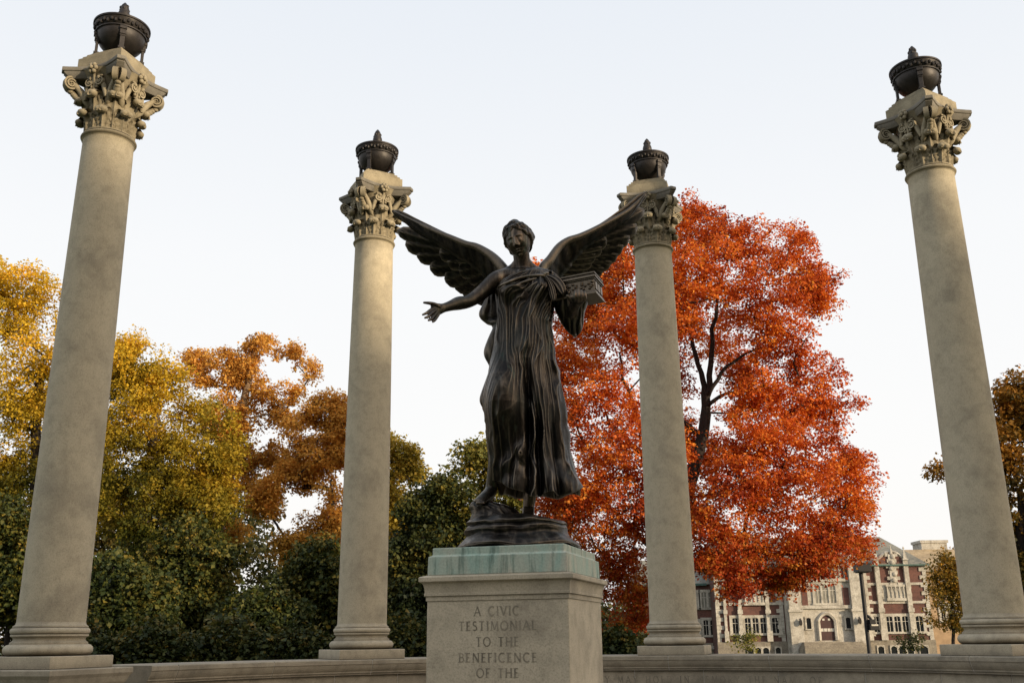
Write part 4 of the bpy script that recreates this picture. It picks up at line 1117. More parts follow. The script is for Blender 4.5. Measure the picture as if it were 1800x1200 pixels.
def branch_tree(mb, trunk, tips, r_base, r_tip, rg, jitter=.06, limbs=(), sides=6, max_tips=400):
    """grow limbs from the trunk line to the twig ends: each end joins the nearest wood that already leads towards it"""
    trunk = [np.array(p, float) for p in trunk]
    nodes = list(trunk); par = [-1]+list(range(len(trunk)-1))
    top = trunk[-1]; floor_r = {}
    for lb, r0 in limbs:
        lb = [np.array(q, float) for q in lb]; j = int(np.argmin(np.linalg.norm(np.array(nodes)-lb[0], axis=1)))
        pp = smooth_path(lb, 3*(len(lb)-1))[1:]
        for i, q in enumerate(pp): nodes.append(q+rg.normal(0, .03, 3)); par.append(j); j = len(nodes)-1; floor_r[j] = r0*(1-.7*i/len(pp))
    order = np.argsort(np.linalg.norm(tips-trunk[len(trunk)//2], axis=1))
    if len(order) > max_tips: order = np.sort(rg.choice(len(order), max_tips, replace=False)); order = np.argsort(np.linalg.norm(tips-trunk[len(trunk)//2], axis=1))[order]
    for k in order:
        t = tips[k]; Nn = np.array(nodes); dd = t-Nn; dist = np.linalg.norm(dd, axis=1)
        up = np.clip(-dd[:, 2], 0, None)                       # wood above the end is a poor start
        cost = dist+up*1.6; cost[:max(1, len(trunk)//3)] += 3
        j = int(np.argmin(cost)); p0 = Nn[j]; L_ = dist[j]
        if L_ < .15: continue
        nseg = max(1, int(L_/.55)); prev = j
        for i in range(1, nseg+1):
            u_ = i/nseg; q = p0+(t-p0)*u_+np.array([0, 0, 1])*math.sin(PI*u_)*L_*.10+rg.normal(0, jitter, 3)*L_*.5*(u_ < 1)*math.sin(PI*u_)
            nodes.append(q); par.append(prev); prev = len(nodes)-1
    n = len(nodes); area = np.zeros(n); has = np.zeros(n, bool)
    for i in range(n-1, -1, -1):
        if not has[i]: area[i] += r_tip**2.2
        if par[i] >= 0: area[par[i]] += area[i]; has[par[i]] = True
    rad = area**(1/2.2); rad = rad*(r_base/rad[0]) if rad[0] > r_base else rad
    rad = np.maximum(rad, r_tip*.6)
    for i in range(len(trunk)): rad[i] = max(rad[i], r_base*(1-.42*i/max(1, len(trunk)-1)))
    for i, v in floor_r.items(): rad[i] = max(rad[i], v)
    kids = {}
    for i in range(n):
        if par[i] >= 0: kids.setdefault(par[i], []).append(i)
    # chains
    stack = [(0, None)]
    while stack:
        i, frm = stack.pop()
        ch = [] if frm is None else [(nodes[frm], min(rad[frm], rad[i]*1.25))]
        while True:
            ch.append((nodes[i], rad[i])); ks = kids.get(i, [])
            if not ks: break
            ks = sorted(ks, key=lambda q: -rad[q])
            for q in ks[1:]: stack.append((q, i))
            i = ks[0]
        if len(ch) > 1: mb.tube([c[0] for c in ch], [c[1] for c in ch], sides if ch[0][1] > .03 else 4)

def blob_points(blobs, n, rg, shell=.55):
    """twig ends inside a union of ellipsoids given as (centre, radii)"""
    w = np.array([(r[0]*r[1]*r[2])**(2/3) for c, r in blobs]); w /= w.sum()
    k = rg.choice(len(blobs), n, p=w)
    C = np.array([list(b[0]) for b in blobs])[k]; Rr = np.array([list(b[1]) for b in blobs])[k]
    d = rg.normal(0, 1, (n, 3)); d /= np.linalg.norm(d, axis=1, keepdims=True)
    r = shell+(1-shell)*rg.random((n, 1)); deep = rg.random((n, 1)) < .25; r = np.where(deep, rg.random((n, 1))**.5, r)
    return C+d*Rr*r
def pxblob(px, py, rx, ry, Y, ddy=0, rd=None):
    """ellipsoid measured on the photo at depth Y"""
    c = at(px, py, Y+ddy); s = m_px(c); return (c, (rx*s, (rd if rd else (rx+ry)/2)*s, ry*s))
def tree(name, label, cat, px, Y, blobs, n_clump, per, spread, size, mat, bark, r_base=.22, trunk_top=None, trunk_pts=None, seed=1, flat=.55, group=None, gaps=.25, gapscale=.45, r_tip=.012, max_tips=260, shell=.5, droop=.35, limbs=(), z0=0):
    rg = np.random.default_rng(seed)
    b0 = at(px, 1120, Y); base = (b0.x, Y, z0)
    root = thing(name, label, cat, base, 0, group)
    B = [pxblob(*b[:4], Y, *(b[4:])) for b in blobs]
    pts = blob_points(B, n_clump, rg, shell)
    # natural gaps: drop ends where a slow noise is low
    nz = fbm(pts, gapscale, 2, seed); pts = pts[nz > np.quantile(nz, gaps)]
    pts = pts[pts[:, 2] > z0+.25]
    if trunk_pts is None:
        tt = trunk_top if trunk_top else (px, min(b[1] for b in blobs)+ (max(b[1] for b in blobs)-min(b[1] for b in blobs))*.45)
        T = at(tt[0], tt[1], Y); m = 9
        trunk_pts = [(base[0]+(T.x-base[0])*(i/m)+.10*math.sin(i*1.3+seed)*(i/m), Y+.10*math.cos(i*1.7+seed)*(i/m), z0+(T.z-z0)*i/m) for i in range(m+1)]
    else: trunk_pts = [tuple(q) for q in trunk_pts]
    mb = MB(); branch_tree(mb, trunk_pts, pts, r_base, r_tip, rg, max_tips=max_tips, limbs=limbs)
    mb.build('trunk', bark, root, 180, abs_=True)
    me = leaves_mesh('crown', pts, per, spread*(.7+.6*rg.random(len(pts))), flat, size, rg, base, droop)
    link('crown', me, mat, root)
    return root

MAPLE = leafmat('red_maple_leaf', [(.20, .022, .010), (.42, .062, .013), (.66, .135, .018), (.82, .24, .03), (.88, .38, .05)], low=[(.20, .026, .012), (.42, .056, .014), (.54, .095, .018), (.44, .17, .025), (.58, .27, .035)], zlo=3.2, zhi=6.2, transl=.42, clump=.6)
MY = 32.0
mbl = [ # px, py, rx, ry, ddy(m)
 (1225, 400, 60, 46, 0), (1290, 425, 62, 44, -1), (1370, 440, 58, 48, 0), (1240, 480, 80, 60, -2), (1340, 510, 80, 62, -1.5), (1428, 505, 52, 44, 0), (1180, 470, 60, 60, 1), (1452, 522, 32, 30, -.5),
 (1100, 500, 62, 62, 0), (1040, 520, 60, 50, 1), (1010, 560, 48, 50, 1), (1075, 445, 40, 36, 1.5), (960, 478, 24, 24, 1), (946, 470, 12, 26, 1),
 (1140, 580, 90, 66, -2), (1030, 640, 70, 60, 0), (1260, 590, 66, 46, 2.2), (1370, 600, 66, 44, -1), (1420, 655, 52, 34, -.5), (1340, 690, 60, 40, -2), (1445, 715, 38, 26, 0),
 (1060, 720, 84, 66, -1.5), (985, 700, 46, 60, 0), (1130, 800, 110, 66, -2.5), (1010, 800, 64, 56, -1), (970, 855, 50, 40, -.5), (1060, 880, 90, 52, -2), (955, 915, 40, 40, 0), (1010, 930, 56, 34, -1), (1000, 870, 50, 40, -1),
 (1330, 770, 72, 50, -2.5), (1430, 790, 66, 46, -1.5), (1490, 832, 48, 44, -.5), (1400, 860, 84, 54, -2.5), (1290, 850, 84, 58, -3), (1470, 900, 58, 46, -1), (1508, 945, 24, 26, -.3), (1440, 960, 74, 40, -1.5),
 (1350, 950, 74, 60, -2), (1260, 940, 66, 62, -3), (1240, 985, 40, 30, -3), (1300, 1005, 42, 30, -2), (1370, 1008, 44, 26, -1), (1180, 900, 80, 60, -1), (1090, 960, 62, 50, -1), (1075, 1030, 40, 54, -.5), (1120, 1050, 46, 50, 0), (1095, 1090, 34, 26, 0)]
mt = [at(1186, 1120, MY+.2)]; mt[0].z = 0
mtr = [tuple(mt[0])]+[tuple(at(x, y, MY+d)) for x, y, d in ((1186, 1060, .2), (1188, 1000, .1), (1194, 940, 0), (1205, 880, 0), (1220, 820, -.1), (1236, 765, -.1), (1241, 725, -.1))]
P_ = lambda *q: [tuple(at(x, y, MY+d)) for x, y, d in q]
mlimbs = [(P_((1241, 725, -.1), (1236, 680, 0), (1228, 640, .1), (1214, 590, .3), (1204, 545, .4)), .12), (P_((1241, 725, -.1), (1247, 680, -.2), (1251, 620, -.2), (1256, 560, -.2), (1264, 500, -.3)), .12),
          (P_((1246, 690, -.2), (1270, 655, -.5), (1300, 628, -.7), (1332, 612, -.9)), .075), (P_((1241, 715, -.1), (1280, 688, -.6), (1330, 690, -1), (1368, 706, -1.3)), .075),
          (P_((1190, 960, 0), (1150, 830, -.3), (1110, 780, -.5), (1070, 745, -.6)), .15), (P_((1150, 830, -.3), (1130, 760, -.4), (1105, 690, -.5), (1090, 620, -.5)), .1),
          (P_((1205, 880, 0), (1270, 930, -.8), (1330, 968, -1.5), (1400, 975, -2)), .12), (P_((1236, 765, -.1), (1190, 735, .3), (1165, 690, .6), (1150, 640, .8)), .10), (P_((1188, 1000, .1), (1110, 930, -.4), (1060, 880, -.6)), .09)]
mbl += [(1300, 660, 40, 22, .8), (1285, 725, 34, 20, .5), (1200, 650, 26, 50, 1.2), (1190, 560, 40, 50, 1), (1310, 640, 40, 24, 1.5), (1195, 760, 40, 40, 1), (1250, 800, 60, 34, .5), (1395, 720, 44, 34, -.5), (1500, 780, 24, 22, 0), (1515, 895, 18, 28, -.3), (1495, 700, 12, 12, 0), (1478, 650, 18, 16, 0), (1410, 410, 26, 20, 0), (1215, 362, 26, 22, 0)]
mbl += [(1485, 955, 40, 30, -1), (1520, 962, 12, 14, -.3), (1420, 990, 50, 34, -2), (1290, 1020, 40, 26, -2.5), (1375, 1020, 36, 20, -1.5), (1518, 810, 24, 24, 0), (1470, 760, 24, 22, 0)]
mbl = [(a, b, c*1.06+5, d*1.06+5, *e) for a, b, c, d, *e in mbl]
tree('maple_tree', 'large red and orange maple tree behind the angel and the third column', 'tree', 1186, MY, mbl, 7600, 56, .26, .076, MAPLE, BARK_DARK, r_base=.30, trunk_pts=mtr, seed=11, flat=.5, gaps=.29, gapscale=1.25, r_tip=.012, max_tips=520, shell=.35, limbs=mlimbs)

GOLD = leafmat('golden_leaf', [(.16, .13, .016), (.40, .29, .024), (.66, .45, .034), (.84, .56, .045), (.84, .46, .05)], low=[(.014, .024, .006), (.035, .05, .009), (.09, .10, .013), (.17, .16, .018), (.28, .20, .024)], zlo=5.5, zhi=12.5, clump=.35, transl=.45)  # low stops: greener leaves with the shade near the ground put in
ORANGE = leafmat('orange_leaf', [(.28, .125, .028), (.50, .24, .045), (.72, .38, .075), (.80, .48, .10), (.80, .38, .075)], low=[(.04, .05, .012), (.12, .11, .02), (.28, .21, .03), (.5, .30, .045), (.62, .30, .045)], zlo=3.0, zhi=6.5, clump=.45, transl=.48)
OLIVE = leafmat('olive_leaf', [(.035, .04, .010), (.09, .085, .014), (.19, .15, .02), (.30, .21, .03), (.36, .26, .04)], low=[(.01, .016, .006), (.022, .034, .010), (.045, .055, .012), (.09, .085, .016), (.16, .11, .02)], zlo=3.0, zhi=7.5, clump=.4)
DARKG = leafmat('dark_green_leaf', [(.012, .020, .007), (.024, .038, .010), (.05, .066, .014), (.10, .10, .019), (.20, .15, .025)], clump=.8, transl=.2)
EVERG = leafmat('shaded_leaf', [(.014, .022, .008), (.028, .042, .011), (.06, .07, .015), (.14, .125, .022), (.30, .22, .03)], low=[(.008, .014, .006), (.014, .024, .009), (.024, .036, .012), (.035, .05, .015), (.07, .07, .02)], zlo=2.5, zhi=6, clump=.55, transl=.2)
PALE = leafmat('pale_green_leaf', [(.07, .085, .02), (.13, .14, .03), (.22, .20, .04), (.30, .25, .05), (.36, .25, .05)], clump=.6)

g_ = 'autumn trees behind the memorial'
tree('golden_tree', 'tall golden olive tree at the edge behind the largest column', 'tree', 60, 40, [(40, 500, 75, 46), (95, 540, 60, 46), (10, 560, 60, 60), (-60, 520, 60, 60), (60, 620, 90, 62), (150, 640, 70, 60), (10, 720, 90, 70), (110, 740, 100, 70), (-40, 830, 90, 80), (60, 860, 110, 80), (20, 980, 110, 90)],
     1900, 60, .34, .10, GOLD, BARK_DARK, .32, (70, 640), seed=21, flat=.6, gaps=.30, gapscale=.95, group=g_)
tree('golden_tree', 'bright golden yellow tree between the two left columns', 'tree', 250, 38, [(225, 590, 26, 34), (250, 640, 52, 50), (215, 650, 50, 60), (300, 690, 60, 52), (260, 740, 90, 60), (360, 735, 50, 46), (200, 800, 90, 70), (320, 810, 80, 60), (390, 790, 40, 50), (250, 880, 110, 70), (360, 880, 70, 60), (300, 960, 100, 70)],
     2200, 60, .32, .095, GOLD, BARK_GREY, .25, (270, 720), seed=22, flat=.6, gaps=.30, gapscale=.95, group=g_)
tree('orange_tree', 'tall ragged orange tree with a pale trunk, showing sky through its branches', 'tree', 379, 42, [(462, 612, 34, 36), (505, 622, 28, 32), (395, 640, 42, 30), (345, 630, 22, 22), (350, 665, 26, 26), (430, 660, 46, 36), (500, 680, 40, 26), (545, 650, 20, 20), (460, 720, 46, 40), (395, 730, 44, 46), (420, 790, 54, 50), (370, 850, 44, 40), (480, 800, 34, 30), (415, 860, 44, 40), (400, 920, 46, 34), (520, 740, 24, 16)],
     1500, 58, .27, .10, ORANGE, BARK_TAN, .26, trunk_pts=[tuple(at(379, 1120, 42)*1.0)]+[tuple(at(x, y, 42)) for x, y in ((379, 1060), (380, 1000), (384, 940), (392, 880), (405, 820), (418, 760), (430, 700), (440, 650), (450, 610))], seed=23, flat=.65, gaps=.40, gapscale=1.0, r_tip=.017, max_tips=420, group=g_)
tree('orange_tree', 'orange topped tree with green lower leaves, half behind the column with the wing tip', 'tree', 560, 40, [(575, 720, 44, 34), (530, 755, 40, 34), (610, 745, 40, 36), (560, 800, 62, 44), (620, 830, 44, 50), (500, 850, 48, 40), (570, 880, 60, 46), (470, 880, 36, 30), (610, 930, 50, 50), (540, 960, 66, 36)],
     1500, 58, .28, .095, ORANGE, BARK_DARK, .2, (585, 860), seed=24, flat=.6, gaps=.34, gapscale=1.0, r_tip=.016, max_tips=360, group=g_)
tree('yellow_tree', 'yellow green tree showing just right of the column with the wing tip', 'tree', 690, 44, [(700, 800, 36, 32), (660, 790, 40, 40), (720, 830, 22, 30), (690, 860, 44, 50), (660, 930, 50, 60), (710, 920, 30, 40)],
     720, 52, .32, .125, leafmat('yellow_leaf', [(.13, .12, .02), (.24, .2, .03), (.40, .30, .04), (.5, .36, .05), (.5, .3, .04)], clump=.6), BARK_GREY, .2, seed=25, flat=.6, gaps=.32, gapscale=1.0, group=g_)
tree('dark_tree', 'dark green round topped tree close beside the pedestal', 'tree', 775, 30, [(775, 858, 30, 30), (750, 895, 46, 40), (805, 890, 44, 44), (835, 940, 40, 50), (760, 950, 66, 50), (705, 970, 40, 40), (820, 1010, 60, 60), (740, 1040, 70, 60), (700, 1080, 50, 60), (800, 1090, 70, 50)],
     1100, 64, .27, .105, EVERG, BARK_DARK, .16, seed=26, flat=.75, gaps=.05, gapscale=.8, group=g_)
tree('pale_tree', 'thin pale green tree behind the statue\'s right foot', 'tree', 860, 50, [(835, 790, 30, 22), (862, 815, 36, 30), (815, 815, 24, 20), (880, 860, 36, 36), (850, 850, 36, 24), (900, 900, 30, 40), (905, 800, 30, 30)],
     260, 46, .45, .17, PALE, BARK_DARK, .16, (868, 830), seed=27, flat=.6, gaps=.15, group=g_)
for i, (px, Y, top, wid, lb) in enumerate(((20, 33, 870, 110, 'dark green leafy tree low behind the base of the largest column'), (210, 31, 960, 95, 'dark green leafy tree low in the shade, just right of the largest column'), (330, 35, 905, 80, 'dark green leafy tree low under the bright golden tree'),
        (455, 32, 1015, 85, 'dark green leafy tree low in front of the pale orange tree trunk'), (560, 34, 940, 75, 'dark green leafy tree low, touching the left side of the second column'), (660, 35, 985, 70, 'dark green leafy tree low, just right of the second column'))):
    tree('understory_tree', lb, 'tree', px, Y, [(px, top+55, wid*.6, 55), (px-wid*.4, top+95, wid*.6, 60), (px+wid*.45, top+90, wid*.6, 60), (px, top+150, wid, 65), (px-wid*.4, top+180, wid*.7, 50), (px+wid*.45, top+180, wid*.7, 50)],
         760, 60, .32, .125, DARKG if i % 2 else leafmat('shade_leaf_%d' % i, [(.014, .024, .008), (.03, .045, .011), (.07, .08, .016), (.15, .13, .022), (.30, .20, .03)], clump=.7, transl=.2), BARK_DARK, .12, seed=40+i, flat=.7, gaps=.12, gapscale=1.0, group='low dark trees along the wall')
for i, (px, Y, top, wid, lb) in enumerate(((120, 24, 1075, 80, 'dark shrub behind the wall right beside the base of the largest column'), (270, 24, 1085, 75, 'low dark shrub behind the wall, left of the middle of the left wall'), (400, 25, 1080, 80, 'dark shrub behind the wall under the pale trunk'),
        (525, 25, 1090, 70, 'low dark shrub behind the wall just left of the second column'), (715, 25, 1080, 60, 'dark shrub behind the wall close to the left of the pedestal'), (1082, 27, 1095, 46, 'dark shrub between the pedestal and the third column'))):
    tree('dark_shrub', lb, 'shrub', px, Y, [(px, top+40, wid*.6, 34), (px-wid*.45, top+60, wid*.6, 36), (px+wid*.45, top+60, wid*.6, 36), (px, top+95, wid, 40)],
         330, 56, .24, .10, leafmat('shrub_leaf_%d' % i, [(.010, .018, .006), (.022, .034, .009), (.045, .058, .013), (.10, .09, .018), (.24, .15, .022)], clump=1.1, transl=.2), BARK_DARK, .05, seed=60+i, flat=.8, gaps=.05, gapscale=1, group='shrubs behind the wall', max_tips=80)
tree('orange_tree', 'tall orange and green tree at the edge behind the rightmost column', 'tree', 1800, 36, [(1790, 690, 44, 40), (1760, 720, 36, 40), (1830, 720, 50, 60), (1775, 780, 54, 50), (1740, 800, 40, 34), (1690, 832, 30, 22), (1656, 828, 20, 22), (1800, 860, 60, 60), (1770, 920, 50, 50), (1830, 960, 60, 60), (1790, 1010, 56, 50)],
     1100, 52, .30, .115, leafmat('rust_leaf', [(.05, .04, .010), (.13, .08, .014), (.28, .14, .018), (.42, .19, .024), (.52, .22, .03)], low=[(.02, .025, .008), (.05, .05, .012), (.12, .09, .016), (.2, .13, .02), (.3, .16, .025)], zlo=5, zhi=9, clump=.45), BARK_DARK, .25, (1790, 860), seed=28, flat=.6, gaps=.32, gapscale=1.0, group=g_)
tree('golden_tree', 'small golden green tree in front of the sunny wing left of the rightmost column', 'tree', 1672, 72, [(1668, 968, 20, 20), (1655, 990, 18, 20), (1685, 990, 20, 26), (1660, 1020, 26, 24), (1690, 1040, 24, 30), (1650, 1050, 20, 22), (1670, 1075, 26, 26), (1690, 1100, 24, 26), (1645, 1080, 16, 20)],
     420, 30, .44, .16, leafmat('small_gold_leaf', [(.05, .05, .012), (.12, .10, .016), (.26, .16, .02), (.42, .22, .025), (.5, .24, .03)], clump=.4), BARK_DARK, .14, seed=29, flat=.7, gaps=.34, gapscale=.8, group=g_)
for px, lb, sd_, mt_ in ((1312, 'small yellow green ornamental tree before the building, left of the arched door', 31, PALE), (1598, 'small sparse ornamental tree before the building, right of the lamp post', 32, OLIVE)):
    tree('ornamental_tree', lb, 'tree', px, 95, [(px-4, 1122, 26, 8), (px+8, 1116, 16, 8), (px, 1134, 20, 10)], 44, 20, .5, .17, mt_, BARK_DARK, .07, (px, 1124), seed=sd_, flat=.6, gaps=.05, group='small trees in front of the building', max_tips=50, z0=-.9)
# distant woods on the skyline: one mass nobody could count
rg = np.random.default_rng(5); far = []
for k in range(900):
    a = rg.uniform(-48, 6.5); r = rg.uniform(66, 78); h = rg.uniform(.3, 6.5)*(1 if a < 0 else .5)*(1.9 if a < -14 else 1)
    far.append((r*math.sin(math.radians(a)), r*math.cos(math.radians(a)), h))
fm = leaves_mesh('distant_woods', np.array(far), 230, np.full(900, 1.7), .7, .28, rg, (0, 0, 0))
fo = link('distant_woods', fm, leafmat('far_leaf', [(.018, .025, .010), (.035, .042, .013), (.07, .065, .016), (.12, .09, .02), (.18, .11, .025)], clump=.15)); fo['kind'] = 'stuff'; fo['label'] = 'distant woods filling the gaps between trees'; fo['category'] = 'woods'
# ------------------------------------------------------------------ the brick college building beyond the lawn
YB = 110.0
def Gp(x, y, Y=YB): return at(1200+x/4.48, 960+y/4.48, Y)
def Hp(x, y, Y=YB): return at(1440+x/4.073, 940+y/4.073, Y)
def brickmat():
    m, nt, out = newmat('brick'); L = nt.links.new
    br = nt.nodes.new('ShaderNodeTexBrick'); mp = mapping(nt, (1, 1, 1)); 
    sp = nt.nodes.new('ShaderNodeSeparateXYZ'); L(mp, sp.inputs[0]); cb = nt.nodes.new('ShaderNodeCombineXYZ'); L(sp.outputs[0], cb.inputs[0]); L(sp.outputs[2], cb.inputs[1])
    L(cb.outputs[0], br.inputs['Vector']); br.inputs['Scale'].default_value = 3.2
    br.inputs['Color1'].default_value = (.16, .066, .052, 1); br.inputs['Color2'].default_value = (.105, .046, .038, 1); br.inputs['Mortar'].default_value = (.12, .085, .07, 1); br.inputs['Mortar Size'].default_value = .018
    n = noise(nt, mp, .7, 4); col = mixc(nt, br.outputs[0], ramp(nt, [(.3, (.6, .6, .62)), (.7, (1.15, 1.1, 1.05))], n).outputs[0], 1.0, 'MULTIPLY')
    b = N(nt, 'ShaderNodeBsdfPrincipled', i_Roughness=.9); L(col, b.inputs['Base Color']); L(b.outputs[0], out.inputs[0]); return m
BRICK = brickmat()
TRIM = stone('facade_limestone', (.56, .53, .465), (.38, .35, .295), stain=(.09, .075, .055), stain_amt=.6, streak=(1.2, 1.2, .3), grain=9, bumps=.3, ao=False)
TRIM2 = stone('plinth_limestone', (.30, .265, .205), (.19, .165, .13), stain=(.07, .06, .05), stain_amt=.6, streak=(1, 1, .3), grain=9, ao=False)
def slatemat(name, a, b_, c):
    m, nt, out = newmat(name); L = nt.links.new
    p = mapping(nt, (1, 1, 1)); n1 = noise(nt, mapping(nt, (.8, 2.2, 2.2)), 2.4, 4, .7); n2 = noise(nt, p, .5, 3)
    col = ramp(nt, [(.3, a), (.5, b_), (.7, c)], n1).outputs[0]; col = mixc(nt, col, ramp(nt, [(.3, (.7, .7, .7)), (.7, (1.2, 1.2, 1.2))], n2).outputs[0], 1.0, 'MULTIPLY')
    b = N(nt, 'ShaderNodeBsdfPrincipled', i_Roughness=.7); L(col, b.inputs['Base Color']); L(bump(nt, n1, .6, .1), b.inputs['Normal']); L(b.outputs[0], out.inputs[0]); return m
SLATE = slatemat('green_slate', (.10, .105, .09), (.19, .185, .15), (.30, .27, .20)); TANROOF = slatemat('tan_roof', (.22, .16, .09), (.36, .27, .16), (.46, .37, .23))
COPPER = simple('green_copper_gutter', (.06, .115, .10), .8, 0, .3, 2)
GLASS = newmat('window_glass'); _m, _nt, _o = GLASS
_b = N(_nt, 'ShaderNodeBsdfPrincipled', i_Roughness=.12); _b.inputs['Base Color'].default_value = (.012, .014, .016, 1); _nt.links.new(_b.outputs[0], _o.inputs[0]); GLASS = _m
GLASS_PALE = simple('leaded_glass', (.19, .18, .15), .35, 0, .4, 1.5)
WOODRED = simple('dark_red_door', (.050, .016, .014), .5, 0, .35, 2)
WHITE = simple('white_paint', (.62, .58, .5), .6, 0, .15, 3)
bld = thing('college_building', 'long brick gothic style building with pale stone trim and green slate roof beyond the wall', 'building', (Gp(900, 840).x, YB, 0))
def rect(mb, A, B, y0, y1):
    """A, B: two opposite corners of the face; y0 front, y1 back (absolute)"""
    mb.bb(min(A.x, B.x), max(A.x, B.x), y0, y1, min(A.z, B.z), max(A.z, B.z))
zE = Hp(500, 214).z                    # eaves
xL, xR = Gp(272, 700).x, Hp(800, 560).x
w_ = MB()
w_.bb(xL, xR, YB, YB+12, -1.3, zE)                                     # main block
w_.build('brick_wall', BRICK, bld, abs_=True)
# lower wing on the left, set back
xLL = at(1130, 1080, YB+3).x; zW = Gp(160, 290).z
w_ = MB(); w_.bb(xLL, xL, YB+2.5, YB+11, -1.3, zW); w_.build('brick_wall', BRICK, bld, abs_=True)
def prism(mb, x0, x1, y0, y1, z0, z1, hipL=0, hipR=0, over=.35):
    ym = (y0+y1)/2
    vs = [(x0-over, y0-over, z0), (x1+over, y0-over, z0), (x1+over, y1+over, z0), (x0-over, y1+over, z0), (x0+hipL, ym, z1), (x1-hipR, ym, z1)]
    mb.add(vs, [(0, 1, 5, 4), (1, 2, 5), (2, 3, 4, 5), (3, 0, 4), (3, 2, 1, 0)])
r = MB(); zR = at(1560, 960, YB+6).z; prism(r, xL, xR, YB, YB+12, zE+.02, zR+1.1, 1.0, 2.4); r.build('roof', SLATE, bld, abs_=True)
r = MB(); prism(r, xLL, xL-.1, YB+2.5, YB+11, zW+.02, zW+3.0, 0, 0); r.build('roof', SLATE, bld, abs_=True)
r = MB(); r.bb(xL-.4, xR+.4, YB-.46, YB-.36, zE-.10, zE+.04); r.bb(xLL, xL-.4, YB+2.02, YB+2.12, zW-.12, zW+.1); r.build('gutter', COPPER, bld, abs_=True)
# limestone plinth
zP = Hp(450, 752).z
for q in ((xL-.05, Gp(845, 700).x, YB-.25, YB-.002, -1.3, zP), (Hp(305, 700).x, xR+.05, YB-.25, YB-.002, -1.3, zP), (xLL, xL-.06, YB+2.3, YB+2.498, -1.3, Gp(160, 760).z)):
    p_ = MB(); p_.bb(*q); p_.build('stone_plinth', TRIM2, bld, abs_=True)
def arch_pane(mb, x0, x1, z0, z1, y, rise):
    n = 6; vs = [(x0, y, z0), (x1, y, z0)]
    for k in range(n+1):
        t = k/n; x = x1+(x0-x1)*t; vs.append((x, y, z1-rise+rise*math.sin(PI*t)**.8))
    mb.add(vs, [tuple(range(len(vs)))])
def window(x0, x1, z0, z1, lights, yw, glass=GLASS, arch=.14, sur=.28, mun=True, label=None):
    f = MB(); f.bb(x0-sur, x1+sur, yw-.12, yw-.003, z1, z1+sur); f.bb(x0-sur-.06, x1+sur+.06, yw-.18, yw-.003, z0-sur*.8, z0)
    gap = .17; wl = (x1-x0-gap*(lights-1))/lights
    f.bb(x0-sur, x0, yw-.12, yw-.003, z0, z1); f.bb(x1, x1+sur, yw-.12, yw-.003, z0, z1)
    p = MB(); b = MB()
    for k in range(lights):
        a = x0+k*(wl+gap); c = a+wl
        if k: f.bb(a-gap, a, yw-.11, yw-.003, z0, z1)
        # arched head in stone above the pane
        n = 6; top = [(a, yw-.10, z1), (c, yw-.10, z1)]; cur = [(c+(a-c)*t/n, yw-.10, z1-arch*(c-a)*(1-math.sin(PI*t/n)**.8)) for t in range(n+1)]
        for t in range(n):
            q0, q1 = cur[t], cur[t+1]; f.add([(q0[0], yw-.10, z1), (q1[0], yw-.10, z1), q1, q0], [(0, 1, 2, 3)])
        p.add([(a, yw-.03, z0), (c, yw-.03, z0), (c, yw-.03, z1), (a, yw-.03, z1)], [(0, 1, 2, 3)])
        if mun:
            m_ = (a+c)/2; b.bb(m_-.018, m_+.018, yw-.06, yw-.035, z0, z1-.02); zz = z0+(z1-z0)*.66; b.bb(a, m_-.019, yw-.058, yw-.036, zz-.02, zz+.02); b.bb(m_+.019, c, yw-.058, yw-.036, zz-.02, zz+.02)
            b.bb(a, a+.03, yw-.059, yw-.034, z0, z1-.02); b.bb(c-.03, c, yw-.059, yw-.034, z0, z1-.02)
    o = f.build('window', TRIM, bld, abs_=True)
    g = p.build('pane', glass, o, abs_=True)
    if mun: b.build('muntin', WHITE, o, abs_=True)
    return o
zl0, zl1 = Hp(560, 690).z, Hp(560, 580).z       # lower windows
def wx(fn, a, b): return fn(a, 640).x, fn(b, 640).x
for fn, a, b, n in ((Gp, 392, 440, 1), (Gp, 490, 660, 3), (Gp, 705, 760, 1), (Hp, 388, 432, 1), (Hp, 482, 640, 3), (Hp, 692, 745, 1)):
    x0, x1 = wx(fn, a, b); window(x0, x1, zl0, zl1, n, YB)
# left wing windows
for (a, b), (t, bt), n, gl in (((143, 250), (360, 480), 2, GLASS_PALE), ((160, 262), (580, 695), 2, GLASS), ((98, 120), (362, 478), 1, GLASS_PALE), ((104, 130), (590, 690), 1, GLASS)):
    A = at(1200+a/4.48, 960+t/4.48, YB+2.5); B = at(1200+b/4.48, 960+bt/4.48, YB+2.5); window(A.x, B.x, min(A.z, B.z), max(A.z, B.z), n, YB+2.5, gl)
A = at(1200+226/4.48, 960+795/4.48, YB+2.3); B = at(1200+268/4.48, 960+836/4.48, YB+2.3); window(A.x, B.x, max(.3, B.z), A.z, 1, YB+2.3, GLASS, sur=.15, mun=False)
# basement lights
zb1 = Gp(600, 795).z; zb0 = zb1-.95
for fn, a, b in ((Gp, 506, 552), (Gp, 566, 610), (Gp, 626, 672), (Gp, 725, 765), (Hp, 412, 455), (Hp, 505, 548), (Hp, 562, 608), (Hp, 622, 666), (Hp, 712, 768)):
    x0, x1 = fn(a, 800).x, fn(b, 800).x; window(x0, x1, zb0, zb1, 1, YB-.25, GLASS, arch=.3, sur=.10, mun=False)
